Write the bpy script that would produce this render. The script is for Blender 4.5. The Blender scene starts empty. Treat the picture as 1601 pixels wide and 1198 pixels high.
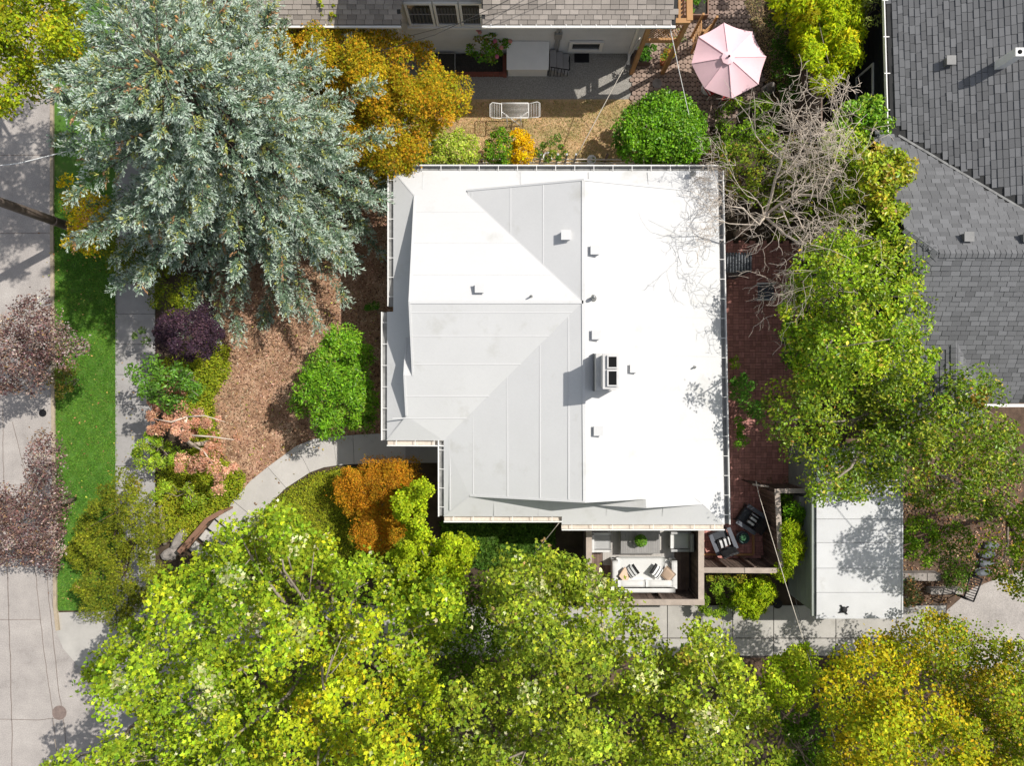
import bpy, math, random
import numpy as np
from mathutils import Vector, Matrix, Euler

# ------------------------------------------------------------------ camera, sky, sun, exposure
C = bpy.context.scene.collection
scn = bpy.context.scene
F, H, CX, CY = 1100.0, 27.5, 800.5, 599.0          # focal length in photo pixels, flying height in metres
cd = bpy.data.cameras.new('drone_camera'); cam = bpy.data.objects.new('drone_camera', cd); C.objects.link(cam)
cam.location = (0, 0, H); cam.rotation_euler = (0, 0, 0)
cd.sensor_width = 36; cd.lens = 36 * F / 1601; cd.clip_end = 400; cd.clip_start = 0.5
scn.camera = cam
SUN_TO = Vector((0.67, 0.36, 1.0)).normalized()
elev = math.asin(SUN_TO.z); azim = math.atan2(SUN_TO.x, SUN_TO.y)
w = bpy.data.worlds.new('World'); scn.world = w; w.use_nodes = True
nt = w.node_tree; nt.nodes.clear()
sky = nt.nodes.new('ShaderNodeTexSky'); sky.sky_type = 'NISHITA'; sky.sun_disc = False
sky.sun_elevation = elev; sky.sun_rotation = azim; sky.air_density = 1.0; sky.dust_density = 1.6; sky.ozone_density = 0.8
bg = nt.nodes.new('ShaderNodeBackground'); bg.inputs[1].default_value = 0.128
wo = nt.nodes.new('ShaderNodeOutputWorld')
hz = nt.nodes.new('ShaderNodeHueSaturation'); hz.inputs['Saturation'].default_value = 0.45      # thin bright haze over the blue
nt.links.new(sky.outputs[0], hz.inputs['Color']); nt.links.new(hz.outputs[0], bg.inputs[0]); nt.links.new(bg.outputs[0], wo.inputs[0])
sd = bpy.data.lights.new('sun', 'SUN'); sd.energy = 4.5; sd.angle = math.radians(0.53); sd.color = (1.0, 0.955, 0.88)
so = bpy.data.objects.new('sun', sd); C.objects.link(so); so.location = (20, 10, 40)
so.rotation_euler = SUN_TO.to_track_quat('Z', 'Y').to_euler()
vs = scn.view_settings; vs.view_transform = 'Standard'; vs.look = 'None'; vs.gamma = 1; vs.use_curve_mapping = False
vs.exposure = 0.0
scn.render.engine = 'CYCLES'
scn.cycles.max_bounces = 6; scn.cycles.transparent_max_bounces = 6

# ------------------------------------------------------------------ helpers
def P(px, py, h=0.0):
    s = (H - h) / F
    return Vector(((px - CX) * s, (CY - py) * s, h))
def S(r, g, b):
    f = lambda c: (c / 255 / 12.92) if c <= 10 else ((c / 255 + 0.055) / 1.055) ** 2.4
    return (f(r), f(g), f(b))

def tag(o, label=None, cat=None, group=None, kind=None):
    if label: o['label'] = label
    if cat: o['category'] = cat
    if group: o['group'] = group
    if kind: o['kind'] = kind
    return o
def thing(name, label, cat, loc=(0, 0, 0), group=None, rz=0.0):
    o = bpy.data.objects.new(name, None); C.objects.link(o); o.location = loc; o.rotation_euler = (0, 0, rz)
    o.empty_display_size = 0.2
    return tag(o, label, cat, group)
def base_of(p):
    v = Vector((0, 0, 0))
    while p is not None:
        v += Vector(p.location); p = p.parent
    return v
def link(name, me, parent=None, loc=None, rot=None, scale=None):
    o = bpy.data.objects.new(name, me); C.objects.link(o)
    if parent is not None: o.parent = parent
    if loc is not None: o.location = loc
    if rot is not None: o.rotation_euler = rot
    if scale is not None: o.scale = scale
    return o

class MB:
    """collects shapes in world coordinates, then links them as one mesh object"""
    def __init__(s): s.v = []; s.f = []; s.smooth = []
    def add(s, vs_, fs, smooth=False):
        n = len(s.v); s.v += [tuple(v) for v in vs_]; s.f += [tuple(i + n for i in f) for f in fs]; s.smooth += [smooth] * len(fs); return s
    def box(s, c, size, rz=0.0, rx=0.0, ry=0.0, taper=1.0):
        x, y, z = size[0] / 2, size[1] / 2, size[2] / 2
        m = Euler((rx, ry, rz)).to_matrix(); c = Vector(c)
        p = [(-x, -y, -z), (x, -y, -z), (x, y, -z), (-x, y, -z), (-x * taper, -y * taper, z), (x * taper, -y * taper, z), (x * taper, y * taper, z), (-x * taper, y * taper, z)]
        return s.add([c + m @ Vector(q) for q in p], [(3, 2, 1, 0), (4, 5, 6, 7), (0, 1, 5, 4), (1, 2, 6, 5), (2, 3, 7, 6), (3, 0, 4, 7)])
    def span(s, x0, y0, z0, x1, y1, z1):
        return s.box(((x0 + x1) / 2, (y0 + y1) / 2, (z0 + z1) / 2), (abs(x1 - x0), abs(y1 - y0), abs(z1 - z0)))
    def boxp(s, a, b, c, d, h0, h1):
        p = P(a, b, h1); q = P(c, d, h1)
        return s.span(p.x, q.y, h0, q.x, p.y, h1)
    def prism(s, pts, z0, z1):
        """pts: world xy outline"""
        n = len(pts)
        ar = sum(pts[i][0] * pts[(i + 1) % n][1] - pts[(i + 1) % n][0] * pts[i][1] for i in range(n))
        if ar < 0: pts = pts[::-1]
        vs_ = [(p[0], p[1], z0) for p in pts] + [(p[0], p[1], z1) for p in pts]
        fs = [tuple(range(n, 2 * n)), tuple(range(n - 1, -1, -1))] + [(i, (i + 1) % n, n + (i + 1) % n, n + i) for i in range(n)]
        return s.add(vs_, fs)
    def poly(s, pts): return s.add(pts, [tuple(range(len(pts)))])
    def slab(s, pts, t):
        """polygon in space thickened downward by t"""
        n = len(pts); pts = [Vector(p) for p in pts]
        ar = sum(pts[i].x * pts[(i + 1) % n].y - pts[(i + 1) % n].x * pts[i].y for i in range(n))
        if ar < 0: pts = pts[::-1]
        lo = [p - Vector((0, 0, t)) for p in pts]
        return s.add(pts + lo, [tuple(range(n)), tuple(range(2 * n - 1, n - 1, -1))] + [((i + 1) % n, i, n + i, n + (i + 1) % n) for i in range(n)])
    def beam(s, a, b, wd, ht):
        a, b = Vector(a), Vector(b); d = (b - a); L = d.length
        if L < 1e-6: return s
        d /= L; up = Vector((0, 0, 1)) if abs(d.z) < 0.95 else Vector((0, 1, 0))
        sd_ = d.cross(up).normalized() * wd / 2; u = sd_.cross(d).normalized() * ht / 2
        p = [a - sd_ - u, a + sd_ - u, a + sd_ + u, a - sd_ + u, b - sd_ - u, b + sd_ - u, b + sd_ + u, b - sd_ + u]
        return s.add(p, [(0, 1, 2, 3), (7, 6, 5, 4), (1, 0, 4, 5), (2, 1, 5, 6), (3, 2, 6, 7), (0, 3, 7, 4)])
    def tube(s, pts, r, n=6, cap=True):
        pts = [Vector(p) for p in pts]; k = len(pts)
        rs = r if isinstance(r, (list, tuple)) else [r] * k
        vs_ = []; fs = []
        for i, p in enumerate(pts):
            d = (pts[min(i + 1, k - 1)] - pts[max(i - 1, 0)]).normalized()
            up = Vector((0, 0, 1)) if abs(d.z) < 0.9 else Vector((1, 0, 0))
            a = d.cross(up).normalized(); b = a.cross(d)
            for j in range(n):
                t = 2 * math.pi * j / n
                vs_.append(p + (a * math.cos(t) + b * math.sin(t)) * rs[i])
        for i in range(k - 1):
            for j in range(n):
                fs.append((i * n + j, i * n + (j + 1) % n, (i + 1) * n + (j + 1) % n, (i + 1) * n + j))
        if cap: fs += [tuple(range(n - 1, -1, -1)), tuple((k - 1) * n + j for j in range(n))]
        return s.add(vs_, fs, True)
    def lathe(s, c, prof, n=16, sm=True):
        c = Vector(c); vs_ = []; fs = []
        for (r, z) in prof:
            for j in range(n):
                t = 2 * math.pi * j / n; vs_.append(c + Vector((r * math.cos(t), r * math.sin(t), z)))
        for i in range(len(prof) - 1):
            for j in range(n): fs.append((i * n + j, i * n + (j + 1) % n, (i + 1) * n + (j + 1) % n, (i + 1) * n + j))
        fs += [tuple(range(n - 1, -1, -1)), tuple((len(prof) - 1) * n + j for j in range(n))]
        return s.add(vs_, fs, sm)
    def cushion(s, c, size, rz=0.0, rx=0.0, ry=0.0, n=8, puff=0.35, edge=0.5):
        """soft pillow: a box grid whose thickness falls off toward its rim"""
        m = Euler((rx, ry, rz)).to_matrix(); c = Vector(c); vs_ = []; fs = []
        for sgn in (1, -1):
            for i in range(n + 1):
                for j in range(n + 1):
                    u, v = i / n * 2 - 1, j / n * 2 - 1
                    t = ((1 - abs(u) ** 4) * (1 - abs(v) ** 4)) ** 0.5
                    z = sgn * size[2] / 2 * (edge + (1 - edge) * t)
                    ins = 1 - 0.06 * (1 - abs(u * v)) * puff
                    vs_.append(c + m @ Vector((u * size[0] / 2 * ins, v * size[1] / 2 * ins, z)))
        N = (n + 1) ** 2
        for i in range(n):
            for j in range(n):
                a, b, c_, d = i * (n + 1) + j, (i + 1) * (n + 1) + j, (i + 1) * (n + 1) + j + 1, i * (n + 1) + j + 1
                fs += [(a, b, c_, d), (N + d, N + c_, N + b, N + a)]
        for i in range(n):
            for (a, b) in (((i + 1) * (n + 1), i * (n + 1)), (i * (n + 1) + n, (i + 1) * (n + 1) + n), (i, i + 1), (n * (n + 1) + i + 1, n * (n + 1) + i)):
                fs.append((b, a, N + a, N + b))
        return s.add(vs_, fs, True)
    def mesh(s, name, m, off=(0, 0, 0)):
        me = bpy.data.meshes.new(name); o = Vector(off)
        me.from_pydata([tuple(Vector(v) - o) for v in s.v], [], s.f)
        if any(s.smooth): me.polygons.foreach_set('use_smooth', s.smooth)
        if m: me.materials.append(m)
        me.update(); return me
    def build(s, name, m, parent=None, label=None, cat=None, kind=None, group=None):
        o = link(name, s.mesh(name, m, base_of(parent)), parent)
        return tag(o, label, cat, group, kind)

def np_mesh(name, V, T, m, col=None, smooth=False):
    me = bpy.data.meshes.new(name)
    n, k = len(V), len(T)
    me.vertices.add(n); me.vertices.foreach_set('co', np.ascontiguousarray(V, dtype=np.float32).ravel())
    me.loops.add(k * 3); me.loops.foreach_set('vertex_index', np.ascontiguousarray(T, dtype=np.int32).ravel())
    me.polygons.add(k); me.polygons.foreach_set('loop_start', np.arange(0, 3 * k, 3, dtype=np.int32))
    if col is not None:
        a = me.attributes.new('col', 'FLOAT_COLOR', 'POINT')
        cc = np.ones((n, 4), np.float32); cc[:, :3] = col
        a.data.foreach_set('color', cc.ravel())
    me.materials.append(m)
    me.update(calc_edges=True); me.validate()
    me.polygons.foreach_set('use_smooth', np.full(k, bool(smooth)))
    return me

# ------------------------------------------------------------------ materials
def _base(name):
    m = bpy.data.materials.new(name); m.use_nodes = True
    t = m.node_tree; b = t.nodes['Principled BSDF']; return m, t, b
def mk(name, col, rough=0.75, var=0.14, scale=2.5, fine=0.08, fscale=60, bump=0.0, bscale=30, rnd=0.0, metal=0.0, spec=0.3, stretch=None, stain=None, stain_scale=0.7, stain_lo=0.55):
    m, t, b = _base(name); N, L = t.nodes, t.links
    geo = N.new('ShaderNodeNewGeometry'); vec = geo.outputs['Position']
    if stretch:
        mp = N.new('ShaderNodeMapping'); mp.inputs['Scale'].default_value = stretch; L.new(vec, mp.inputs[0]); vec = mp.outputs[0]
    def noise(sc, det=5, rg=0.6, v=None):
        n = N.new('ShaderNodeTexNoise'); n.inputs['Scale'].default_value = sc; n.inputs['Detail'].default_value = det; n.inputs['Roughness'].default_value = rg
        L.new(v or vec, n.inputs['Vector']); return n.outputs['Fac']
    def remap(src, lo, hi, a=0.3, c=0.7):
        r = N.new('ShaderNodeMapRange'); r.inputs[1].default_value = a; r.inputs[2].default_value = c; r.inputs[3].default_value = lo; r.inputs[4].default_value = hi; L.new(src, r.inputs[0]); return r.outputs[0]
    def mul(x, y):
        q = N.new('ShaderNodeMath'); q.operation = 'MULTIPLY'; L.new(x, q.inputs[0])
        if isinstance(y, float): q.inputs[1].default_value = y
        else: L.new(y, q.inputs[1])
        return q.outputs[0]
    fac = mul(remap(noise(scale), 1 - var, 1 + var), remap(noise(fscale, 3, 0.7), 1 - fine, 1 + fine))
    if rnd:
        oi = N.new('ShaderNodeObjectInfo'); fac = mul(fac, remap(oi.outputs['Random'], 1 - rnd, 1 + rnd, 0, 1))
    hs = N.new('ShaderNodeVectorMath'); hs.operation = 'SCALE'; hs.inputs[0].default_value = col; L.new(fac, hs.inputs['Scale'])
    out = hs.outputs[0]
    if stain:
        mx = N.new('ShaderNodeMix'); mx.data_type = 'RGBA'
        L.new(remap(noise(stain_scale, 6, 0.65, geo.outputs['Position']), 0, 1, stain_lo, stain_lo + 0.2), mx.inputs[0]); L.new(out, mx.inputs[6]); mx.inputs[7].default_value = (*stain, 1)
        out = mx.outputs[2]
    L.new(out, b.inputs['Base Color'])
    b.inputs['Roughness'].default_value = rough; b.inputs['Metallic'].default_value = metal; b.inputs['Specular IOR Level'].default_value = spec
    if bump:
        bp = N.new('ShaderNodeBump'); bp.inputs['Strength'].default_value = bump; bp.inputs['Distance'].default_value = 0.03
        L.new(noise(bscale, 6, 0.7), bp.inputs['Height']); L.new(bp.outputs[0], b.inputs['Normal'])
    return m
def mk_leaf(name, trans=0.35, rough=0.5, spec=0.35, boost=(1.25, 1.3, 0.6)):
    m, t, b = _base(name); N, L = t.nodes, t.links
    a = N.new('ShaderNodeAttribute'); a.attribute_name = 'col'
    L.new(a.outputs['Color'], b.inputs['Base Color']); b.inputs['Roughness'].default_value = rough; b.inputs['Specular IOR Level'].default_value = spec
    if trans:
        tr = N.new('ShaderNodeBsdfTranslucent'); vm = N.new('ShaderNodeVectorMath'); vm.operation = 'MULTIPLY'; vm.inputs[1].default_value = boost
        L.new(a.outputs['Color'], vm.inputs[0]); L.new(vm.outputs[0], tr.inputs[0])
        mx = N.new('ShaderNodeMixShader'); mx.inputs[0].default_value = trans
        L.new(b.outputs[0], mx.inputs[1]); L.new(tr.outputs[0], mx.inputs[2]); L.new(mx.outputs[0], N['Material Output'].inputs[0])
    return m
def mk_mix(name, stops, scale, rough=0.9, bump=0.4, bscale=60, det=8, fine=0.2, fscale=90, vor=None):
    """several colours blended over noise, for soil, dry lawn, concrete"""
    m, t, b = _base(name); N, L = t.nodes, t.links
    geo = N.new('ShaderNodeNewGeometry')
    n = N.new('ShaderNodeTexNoise'); n.inputs['Scale'].default_value = scale; n.inputs['Detail'].default_value = det; n.inputs['Roughness'].default_value = 0.68
    L.new(geo.outputs['Position'], n.inputs['Vector'])
    r = N.new('ShaderNodeValToRGB'); e = r.color_ramp.elements
    while len(e) < len(stops): e.new(0.5)
    for i, (p, c) in enumerate(stops): e[i].position = p; e[i].color = (*c, 1)
    L.new(n.outputs['Fac'], r.inputs[0])
    n2 = N.new('ShaderNodeTexNoise'); n2.inputs['Scale'].default_value = fscale; n2.inputs['Detail'].default_value = 3; L.new(geo.outputs['Position'], n2.inputs['Vector'])
    mr = N.new('ShaderNodeMapRange'); mr.inputs[1].default_value = 0.3; mr.inputs[2].default_value = 0.7; mr.inputs[3].default_value = 1 - fine; mr.inputs[4].default_value = 1 + fine; L.new(n2.outputs['Fac'], mr.inputs[0])
    sc = N.new('ShaderNodeVectorMath'); sc.operation = 'SCALE'; L.new(r.outputs[0], sc.inputs[0]); L.new(mr.outputs[0], sc.inputs['Scale'])
    L.new(sc.outputs[0], b.inputs['Base Color']); b.inputs['Roughness'].default_value = rough; b.inputs['Specular IOR Level'].default_value = 0.2
    bp = N.new('ShaderNodeBump'); bp.inputs['Strength'].default_value = bump; bp.inputs['Distance'].default_value = 0.03
    n3 = N.new('ShaderNodeTexNoise'); n3.inputs['Scale'].default_value = bscale; n3.inputs['Detail'].default_value = 4; L.new(geo.outputs['Position'], n3.inputs['Vector'])
    L.new(n3.outputs['Fac'], bp.inputs['Height']); L.new(bp.outputs[0], b.inputs['Normal'])
    return m

M = {}
M['soil'] = mk_mix('soil', [(0.3, (0.045, 0.032, 0.022)), (0.7, (0.11, 0.08, 0.055))], 1.5)
M['litter'] = mk_mix('leaf_litter', [(0.3, (0.06, 0.04, 0.03)), (0.55, (0.13, 0.085, 0.06)), (0.75, (0.24, 0.17, 0.12))], 2.2)
M['road'] = mk_mix('old_road_concrete', [(0.28, (0.25, 0.225, 0.21)), (0.42, (0.36, 0.33, 0.31)), (0.58, (0.42, 0.385, 0.36)), (0.75, (0.48, 0.45, 0.42))], 0.7, fine=0.22, fscale=30, bump=0.25, bscale=70)
M['thin_line'] = mk('road_line', (0.22, 0.185, 0.165), 0.9)
M['walk'] = mk('sidewalk_concrete', (0.36, 0.345, 0.335), 0.85, 0.12, 1.6, 0.1, 60, bump=0.2, rnd=0.06, stain=(0.27, 0.255, 0.24), stain_lo=0.58)
M['path'] = mk('path_concrete', (0.50, 0.475, 0.45), 0.85, 0.08, 1.2, 0.06, 60, bump=0.15, rnd=0.04)
M['drive'] = mk('driveway_concrete', (0.44, 0.42, 0.39), 0.85, 0.12, 1.2, 0.08, 50, bump=0.2, rnd=0.06, stain=(0.3, 0.28, 0.25), stain_lo=0.6)
M['curb'] = mk('curb_concrete', (0.40, 0.33, 0.24), 0.9, 0.2, 5, 0.15, 60, bump=0.3)
M['joint'] = mk('dark_joint', (0.07, 0.06, 0.055), 0.95)
M['mulch'] = mk_mix('bark_mulch', [(0.32, (0.20, 0.115, 0.07)), (0.5, (0.43, 0.26, 0.165)), (0.68, (0.62, 0.42, 0.29))], 1.3, fine=0.35, fscale=55, bump=0.8, bscale=45)
M['lawnbase'] = mk_mix('lawn_soil', [(0.3, (0.055, 0.11, 0.018)), (0.55, (0.085, 0.19, 0.03)), (0.75, (0.15, 0.16, 0.06))], 1.0)
M['drylawn'] = mk_mix('dry_lawn', [(0.3, (0.20, 0.20, 0.06)), (0.46, (0.44, 0.32, 0.16)), (0.62, (0.60, 0.40, 0.23)), (0.8, (0.66, 0.46, 0.29))], 1.1, fine=0.35, fscale=45, bump=0.6)
M['gravel'] = mk_mix('pea_gravel_concrete', [(0.35, (0.22, 0.21, 0.19)), (0.6, (0.36, 0.34, 0.31)), (0.8, (0.46, 0.44, 0.41))], 22, fine=0.4, fscale=70, bump=0.6, bscale=60)
M['darkgravel'] = mk_mix('dark_ground', [(0.3, (0.03, 0.028, 0.024)), (0.7, (0.075, 0.07, 0.06))], 20, fine=0.4, fscale=60)
M['paver'] = mk('paver', (0.32, 0.235, 0.19), 0.9, 0.1, 3, 0.15, 50, bump=0.3, rnd=0.16)
M['brick'] = mk('patio_brick', (0.52, 0.25, 0.215), 0.9, 0.14, 2, 0.14, 50, bump=0.3, rnd=0.22)
M['membrane'] = mk('white_roof_membrane', (0.605, 0.605, 0.605), 0.6, 0.03, 0.5, 0.02, 14, bump=0.08, bscale=5, spec=0.2, stain=(0.50, 0.495, 0.47), stain_scale=0.9, stain_lo=0.58)
M['seam'] = mk('membrane_seam', (0.575, 0.575, 0.575), 0.6, 0.02)
M['flue_dark'] = mk('flue_shade', (0.008, 0.008, 0.008), 1.0, 0)  # black stands for the shade inside flue openings
M['white'] = mk('white_paint', (0.78, 0.77, 0.75), 0.5, 0.03, 3, 0.02)
M['gutterdark'] = mk('gutter_inside', (0.25, 0.25, 0.245), 0.8, 0.3, 4)  # grey puts shade into the west, north and east troughs
M['gutterbeige'] = mk('gutter_inside_beige', (0.62, 0.55, 0.47), 0.7, 0.15, 5, stain=(0.25, 0.2, 0.15), stain_scale=5, stain_lo=0.6)
M['chim'] = mk('chimney_stucco', (0.58, 0.57, 0.56), 0.8, 0.06, 4, 0.06, bump=0.15)
M['flash'] = mk('flashing_metal', (0.16, 0.16, 0.16), 0.5, 0.2)
M['galv'] = mk('galvanised_pipe', (0.45, 0.45, 0.44), 0.4, 0.1, metal=0.6)
M['siding'] = mk('pale_siding', (0.66, 0.65, 0.62), 0.65, 0.05, 2, rnd=0.03)
M['greysiding'] = mk('grey_white_siding', (0.62, 0.625, 0.63), 0.6, 0.05, 2, rnd=0.02)
M['darksiding'] = mk('black_siding', (0.018, 0.021, 0.026), 0.7, 0.1, 2)
M['glass'] = mk('dark_window_glass', (0.03, 0.035, 0.04), 0.08, 0.0, fine=0, spec=0.6)
M['curtain'] = mk('grey_blind', (0.10, 0.10, 0.10), 0.8, 0.3, 12, stretch=(6, 1, 1))
M['shDark'] = mk('dark_grey_shingle', (0.155, 0.157, 0.163), 0.95, 0.06, 1.2, 0.16, 70, bump=0.2, rnd=0.15)
M['shWarm'] = mk('weathered_taupe_shingle', (0.315, 0.28, 0.25), 0.95, 0.08, 1.2, 0.16, 70, bump=0.2, rnd=0.24)
M['underlay'] = mk('roof_underlay', (0.05, 0.05, 0.05), 0.95)
M['cedar'] = mk('orange_cedar', (0.46, 0.25, 0.105), 0.7, 0.15, 2, 0.1, rnd=0.12, stretch=(1, 1, 1))
M['oldwood'] = mk('weathered_fence_wood', (0.165, 0.12, 0.098), 0.9, 0.28, 2.2, 0.18, 40, bump=0.3, rnd=0.3)
M['rail'] = mk('weathered_cap_rail', (0.43, 0.36, 0.31), 0.85, 0.16, 3, 0.12, 40, bump=0.2, rnd=0.08)
M['deckgrey'] = mk('grey_deck_paint', (0.50, 0.475, 0.445), 0.8, 0.06, 3, 0.05, rnd=0.07)
M['deckbrown'] = mk('worn_brown_deck', (0.20, 0.14, 0.115), 0.85, 0.2, 3, 0.12, rnd=0.25)
M['tablegrey'] = mk('grey_table_slat', (0.30, 0.29, 0.285), 0.7, 0.06, 4, rnd=0.08)
M['fabric'] = mk('off_white_canvas', (0.66, 0.655, 0.645), 0.95, 0.03, 4, 0.03, 90, bump=0.1, bscale=90)
M['fabricgrey'] = mk('light_grey_canvas', (0.42, 0.42, 0.42), 0.95, 0.05, 4)
M['peach'] = mk('peach_pillow', (0.60, 0.44, 0.33), 0.95, 0.05, 5)
M['black'] = mk('black_plastic', (0.018, 0.018, 0.02), 0.6, 0.15, 8)
M['charcoal'] = mk('charcoal_wicker', (0.055, 0.06, 0.07), 0.8, 0.15, 20, 0.3, 60)
M['bluegrey'] = mk('blue_grey_arm_paint', (0.12, 0.13, 0.155), 0.6, 0.1)
M['stripew'] = mk('white_stripe', (0.70, 0.71, 0.72), 0.9, 0.03)
M['pink'] = mk('faded_pink_canvas', (0.86, 0.58, 0.63), 0.9, 0.04, 2, 0.03, 60, bump=0.05)
M['red'] = mk('red_chair_cloth', (0.42, 0.04, 0.045), 0.8, 0.1)
M['redbrown'] = mk('red_brown_edging', (0.22, 0.075, 0.055), 0.85, 0.15, 5)
M['pole'] = mk('weathered_pole_wood', (0.16, 0.125, 0.105), 0.9, 0.25, 6, 0.2, 40, bump=0.4)
M['bark'] = mk('grey_bark', (0.28, 0.235, 0.19), 0.9, 0.25, 6, 0.2, 40)
M['darkbark'] = mk('dark_bark', (0.09, 0.065, 0.05), 0.9, 0.25, 6, 0.2, 40)
M['paletwig'] = mk('bleached_bare_twig', (0.62, 0.53, 0.44), 0.85, 0.2, 3)
M['handrail'] = mk('brown_handrail', (0.25, 0.14, 0.095), 0.6, 0.12, 3)
M['iron'] = mk('black_iron', (0.012, 0.012, 0.014), 0.5, 0.1)
M['stone'] = mk('grey_stone', (0.30, 0.27, 0.25), 0.9, 0.25, 4, bump=0.4)
M['castiron'] = mk('rusty_cast_iron', (0.22, 0.17, 0.15), 0.8, 0.2, 8, bump=0.2)
M['garroof'] = mk('garage_roof_sheet', (0.60, 0.605, 0.615), 0.6, 0.05, 1.5, 0.04, 40, rnd=0.03, stain=(0.46, 0.45, 0.43), stain_scale=1.4, stain_lo=0.6)
M['garwall'] = mk('grey_green_garage_wall', (0.30, 0.325, 0.30), 0.8, 0.08, 2)
M['slate'] = mk('slate_blue_plastic', (0.07, 0.085, 0.11), 0.5, 0.1)
M['corr'] = mk('grey_corrugated_metal', (0.13, 0.14, 0.155), 0.5, 0.15, 2)
M['hose'] = mk('cable_black', (0.03, 0.03, 0.03), 0.6)
M['cablepale'] = mk('cable_pale', (0.62, 0.56, 0.48), 0.7)
M['terracotta'] = mk('terracotta', (0.36, 0.14, 0.07), 0.85, 0.15)
M['tablegreen'] = mk('green_glazed_pot', (0.03, 0.07, 0.065), 0.3, 0.1)
M['leaf'] = mk_leaf('leaf', 0.19, 0.6, 0.14)
M['gloss'] = mk_leaf('glossy_leaf', 0.18, 0.38, 0.3)
M['needle'] = mk_leaf('needle', 0.12, 0.8, 0.05, (1, 1, 0.9))
M['petal'] = mk_leaf('petal', 0.3, 0.7, 0.2, (1, 1, 1))
M['grass'] = mk_leaf('grass_blade', 0.3, 0.6, 0.25)
M['chip'] = mk_leaf('wood_chip', 0.0, 0.9, 0.15)
M['tab'] = mk_leaf('shingle_tab', 0.0, 0.95, 0.1)
# ------------------------------------------------------------------ the setting: ground sheets
def sheet(name, pix, z, m, kind='structure', parent=None):
    mb = MB(); pts = [P(a, b, 0) for a, b in pix]
    ar = sum(pts[i].x * pts[(i + 1) % len(pts)].y - pts[(i + 1) % len(pts)].x * pts[i].y for i in range(len(pts)))
    if ar < 0: pts = pts[::-1]
    mb.poly([(p.x, p.y, z) for p in pts])
    return mb.build(name, m, parent, kind=kind if parent is None else None)
def pip(poly, x, y):
    """numpy point in polygon"""
    x = np.asarray(x, float); y = np.asarray(y, float); r = np.zeros(x.shape, bool); n = len(poly)
    for i in range(n):
        x0, y0 = poly[i]; x1, y1 = poly[(i + 1) % n]
        if y0 == y1: continue
        c = ((y0 > y) != (y1 > y)) & (x < (x1 - x0) * (y - y0) / (y1 - y0) + x0); r ^= c
    return r
def lay(parent, me, tf, name, mcol, maxn=300, near=(800, 600), stuff_mat='tab', rndv=0.2, seed=1, stuff_name=None):
    """alike pieces: the ones that show largest are objects of their own, the rest one joined part. tf: list of (loc, Matrix3)"""
    b = base_of(parent); c = P(*near)
    order = sorted(range(len(tf)), key=lambda i: (Vector(tf[i][0]).xy - c.xy).length)
    for i in order[:maxn]:
        o = link(name, me, parent); o.matrix_local = Matrix.Translation(Vector(tf[i][0]) - b) @ tf[i][1].to_4x4()
    rest = order[maxn:]
    if rest:
        nv = len(me.vertices); v = np.empty(nv * 3, np.float32); me.vertices.foreach_get('co', v); v = v.reshape(-1, 3)
        me.calc_loop_triangles(); t = np.array([lt.vertices[:] for lt in me.loop_triangles])
        rg = np.random.default_rng(seed); V = []; T = []; K = []
        for q, i in enumerate(rest):
            mm = np.array(tf[i][1]); V.append(v @ mm.T + np.array(Vector(tf[i][0]) - b)); T.append(t + q * nv)
            K.append(np.tile(np.array(mcol) * (1 + rndv * (rg.random() * 2 - 1)), (nv, 1)))
        o = link(stuff_name or name, np_mesh(name + '_field', np.concatenate(V), np.concatenate(T), M[stuff_mat], np.concatenate(K)), parent)
        o['kind'] = 'stuff'

gm = MB(); gm.poly([(-90, -90, -0.02), (90, -90, -0.02), (90, 90, -0.02), (-90, 90, -0.02)]); gm.build('ground', M['soil'], kind='structure')
ROADP = [(-1400, -900), (81, -900), (81, 345), (83, 640), (86, 950), (91, 985), (102, 1012), (122, 1038), (330, 1044), (330, 2400), (-1400, 2400)]
road = sheet('road', ROADP, 0.0, M['road'])
def ribbon(pix, wd, z, mb):
    pts = [P(a, b) for a, b in pix]
    for a, b in zip(pts[:-1], pts[1:]):
        d = (b - a).xy.normalized() * 0.01; mb.beam((a.x - d.x, a.y - d.y, z), (b.x + d.x, b.y + d.y, z), wd, 0.006)
for line, wd in (([(11, 880), (14, 960), (17, 1060), (19, 1150), (20, 1300)], 0.045), ([(54, 880), (62, 960), (72, 1040), (81, 1105), (86, 1150)], 0.03), ([(-200, 1125), (60, 1126), (92, 1124)], 0.03),
                 ([(72, 890), (82, 990), (92, 1080), (101, 1140), (108, 1260)], 0.035), ([(80, 930), (88, 985), (100, 1010), (117, 1036)], 0.03), ([(20, 660), (35, 720), (46, 765), (52, 880)], 0.025),
                 ([(4, 640), (5, 720), (9, 800), (11, 880)], 0.03), ([(-300, 366), (80, 364)], 0.03), ([(-300, 244), (84, 242)], 0.03), ([(-300, 970), (64, 969)], 0.03), ([(-300, 760), (60, 759)], 0.025)):
    mb = MB(); r = random.Random(wd * 1000 + line[0][0]); pix = []
    for (a, b), (c, d) in zip(line[:-1], line[1:]):
        for k in range(6): t = k / 6; pix.append((a + (c - a) * t + r.uniform(-.7, .7), b + (d - b) * t + r.uniform(-.7, .7)))
    pix.append(line[-1]); ribbon(pix, wd * .7, 0.004, mb); mb.build('road_line', M['thin_line'], road)  # cross joints and long thin dark lines on the road
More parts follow.
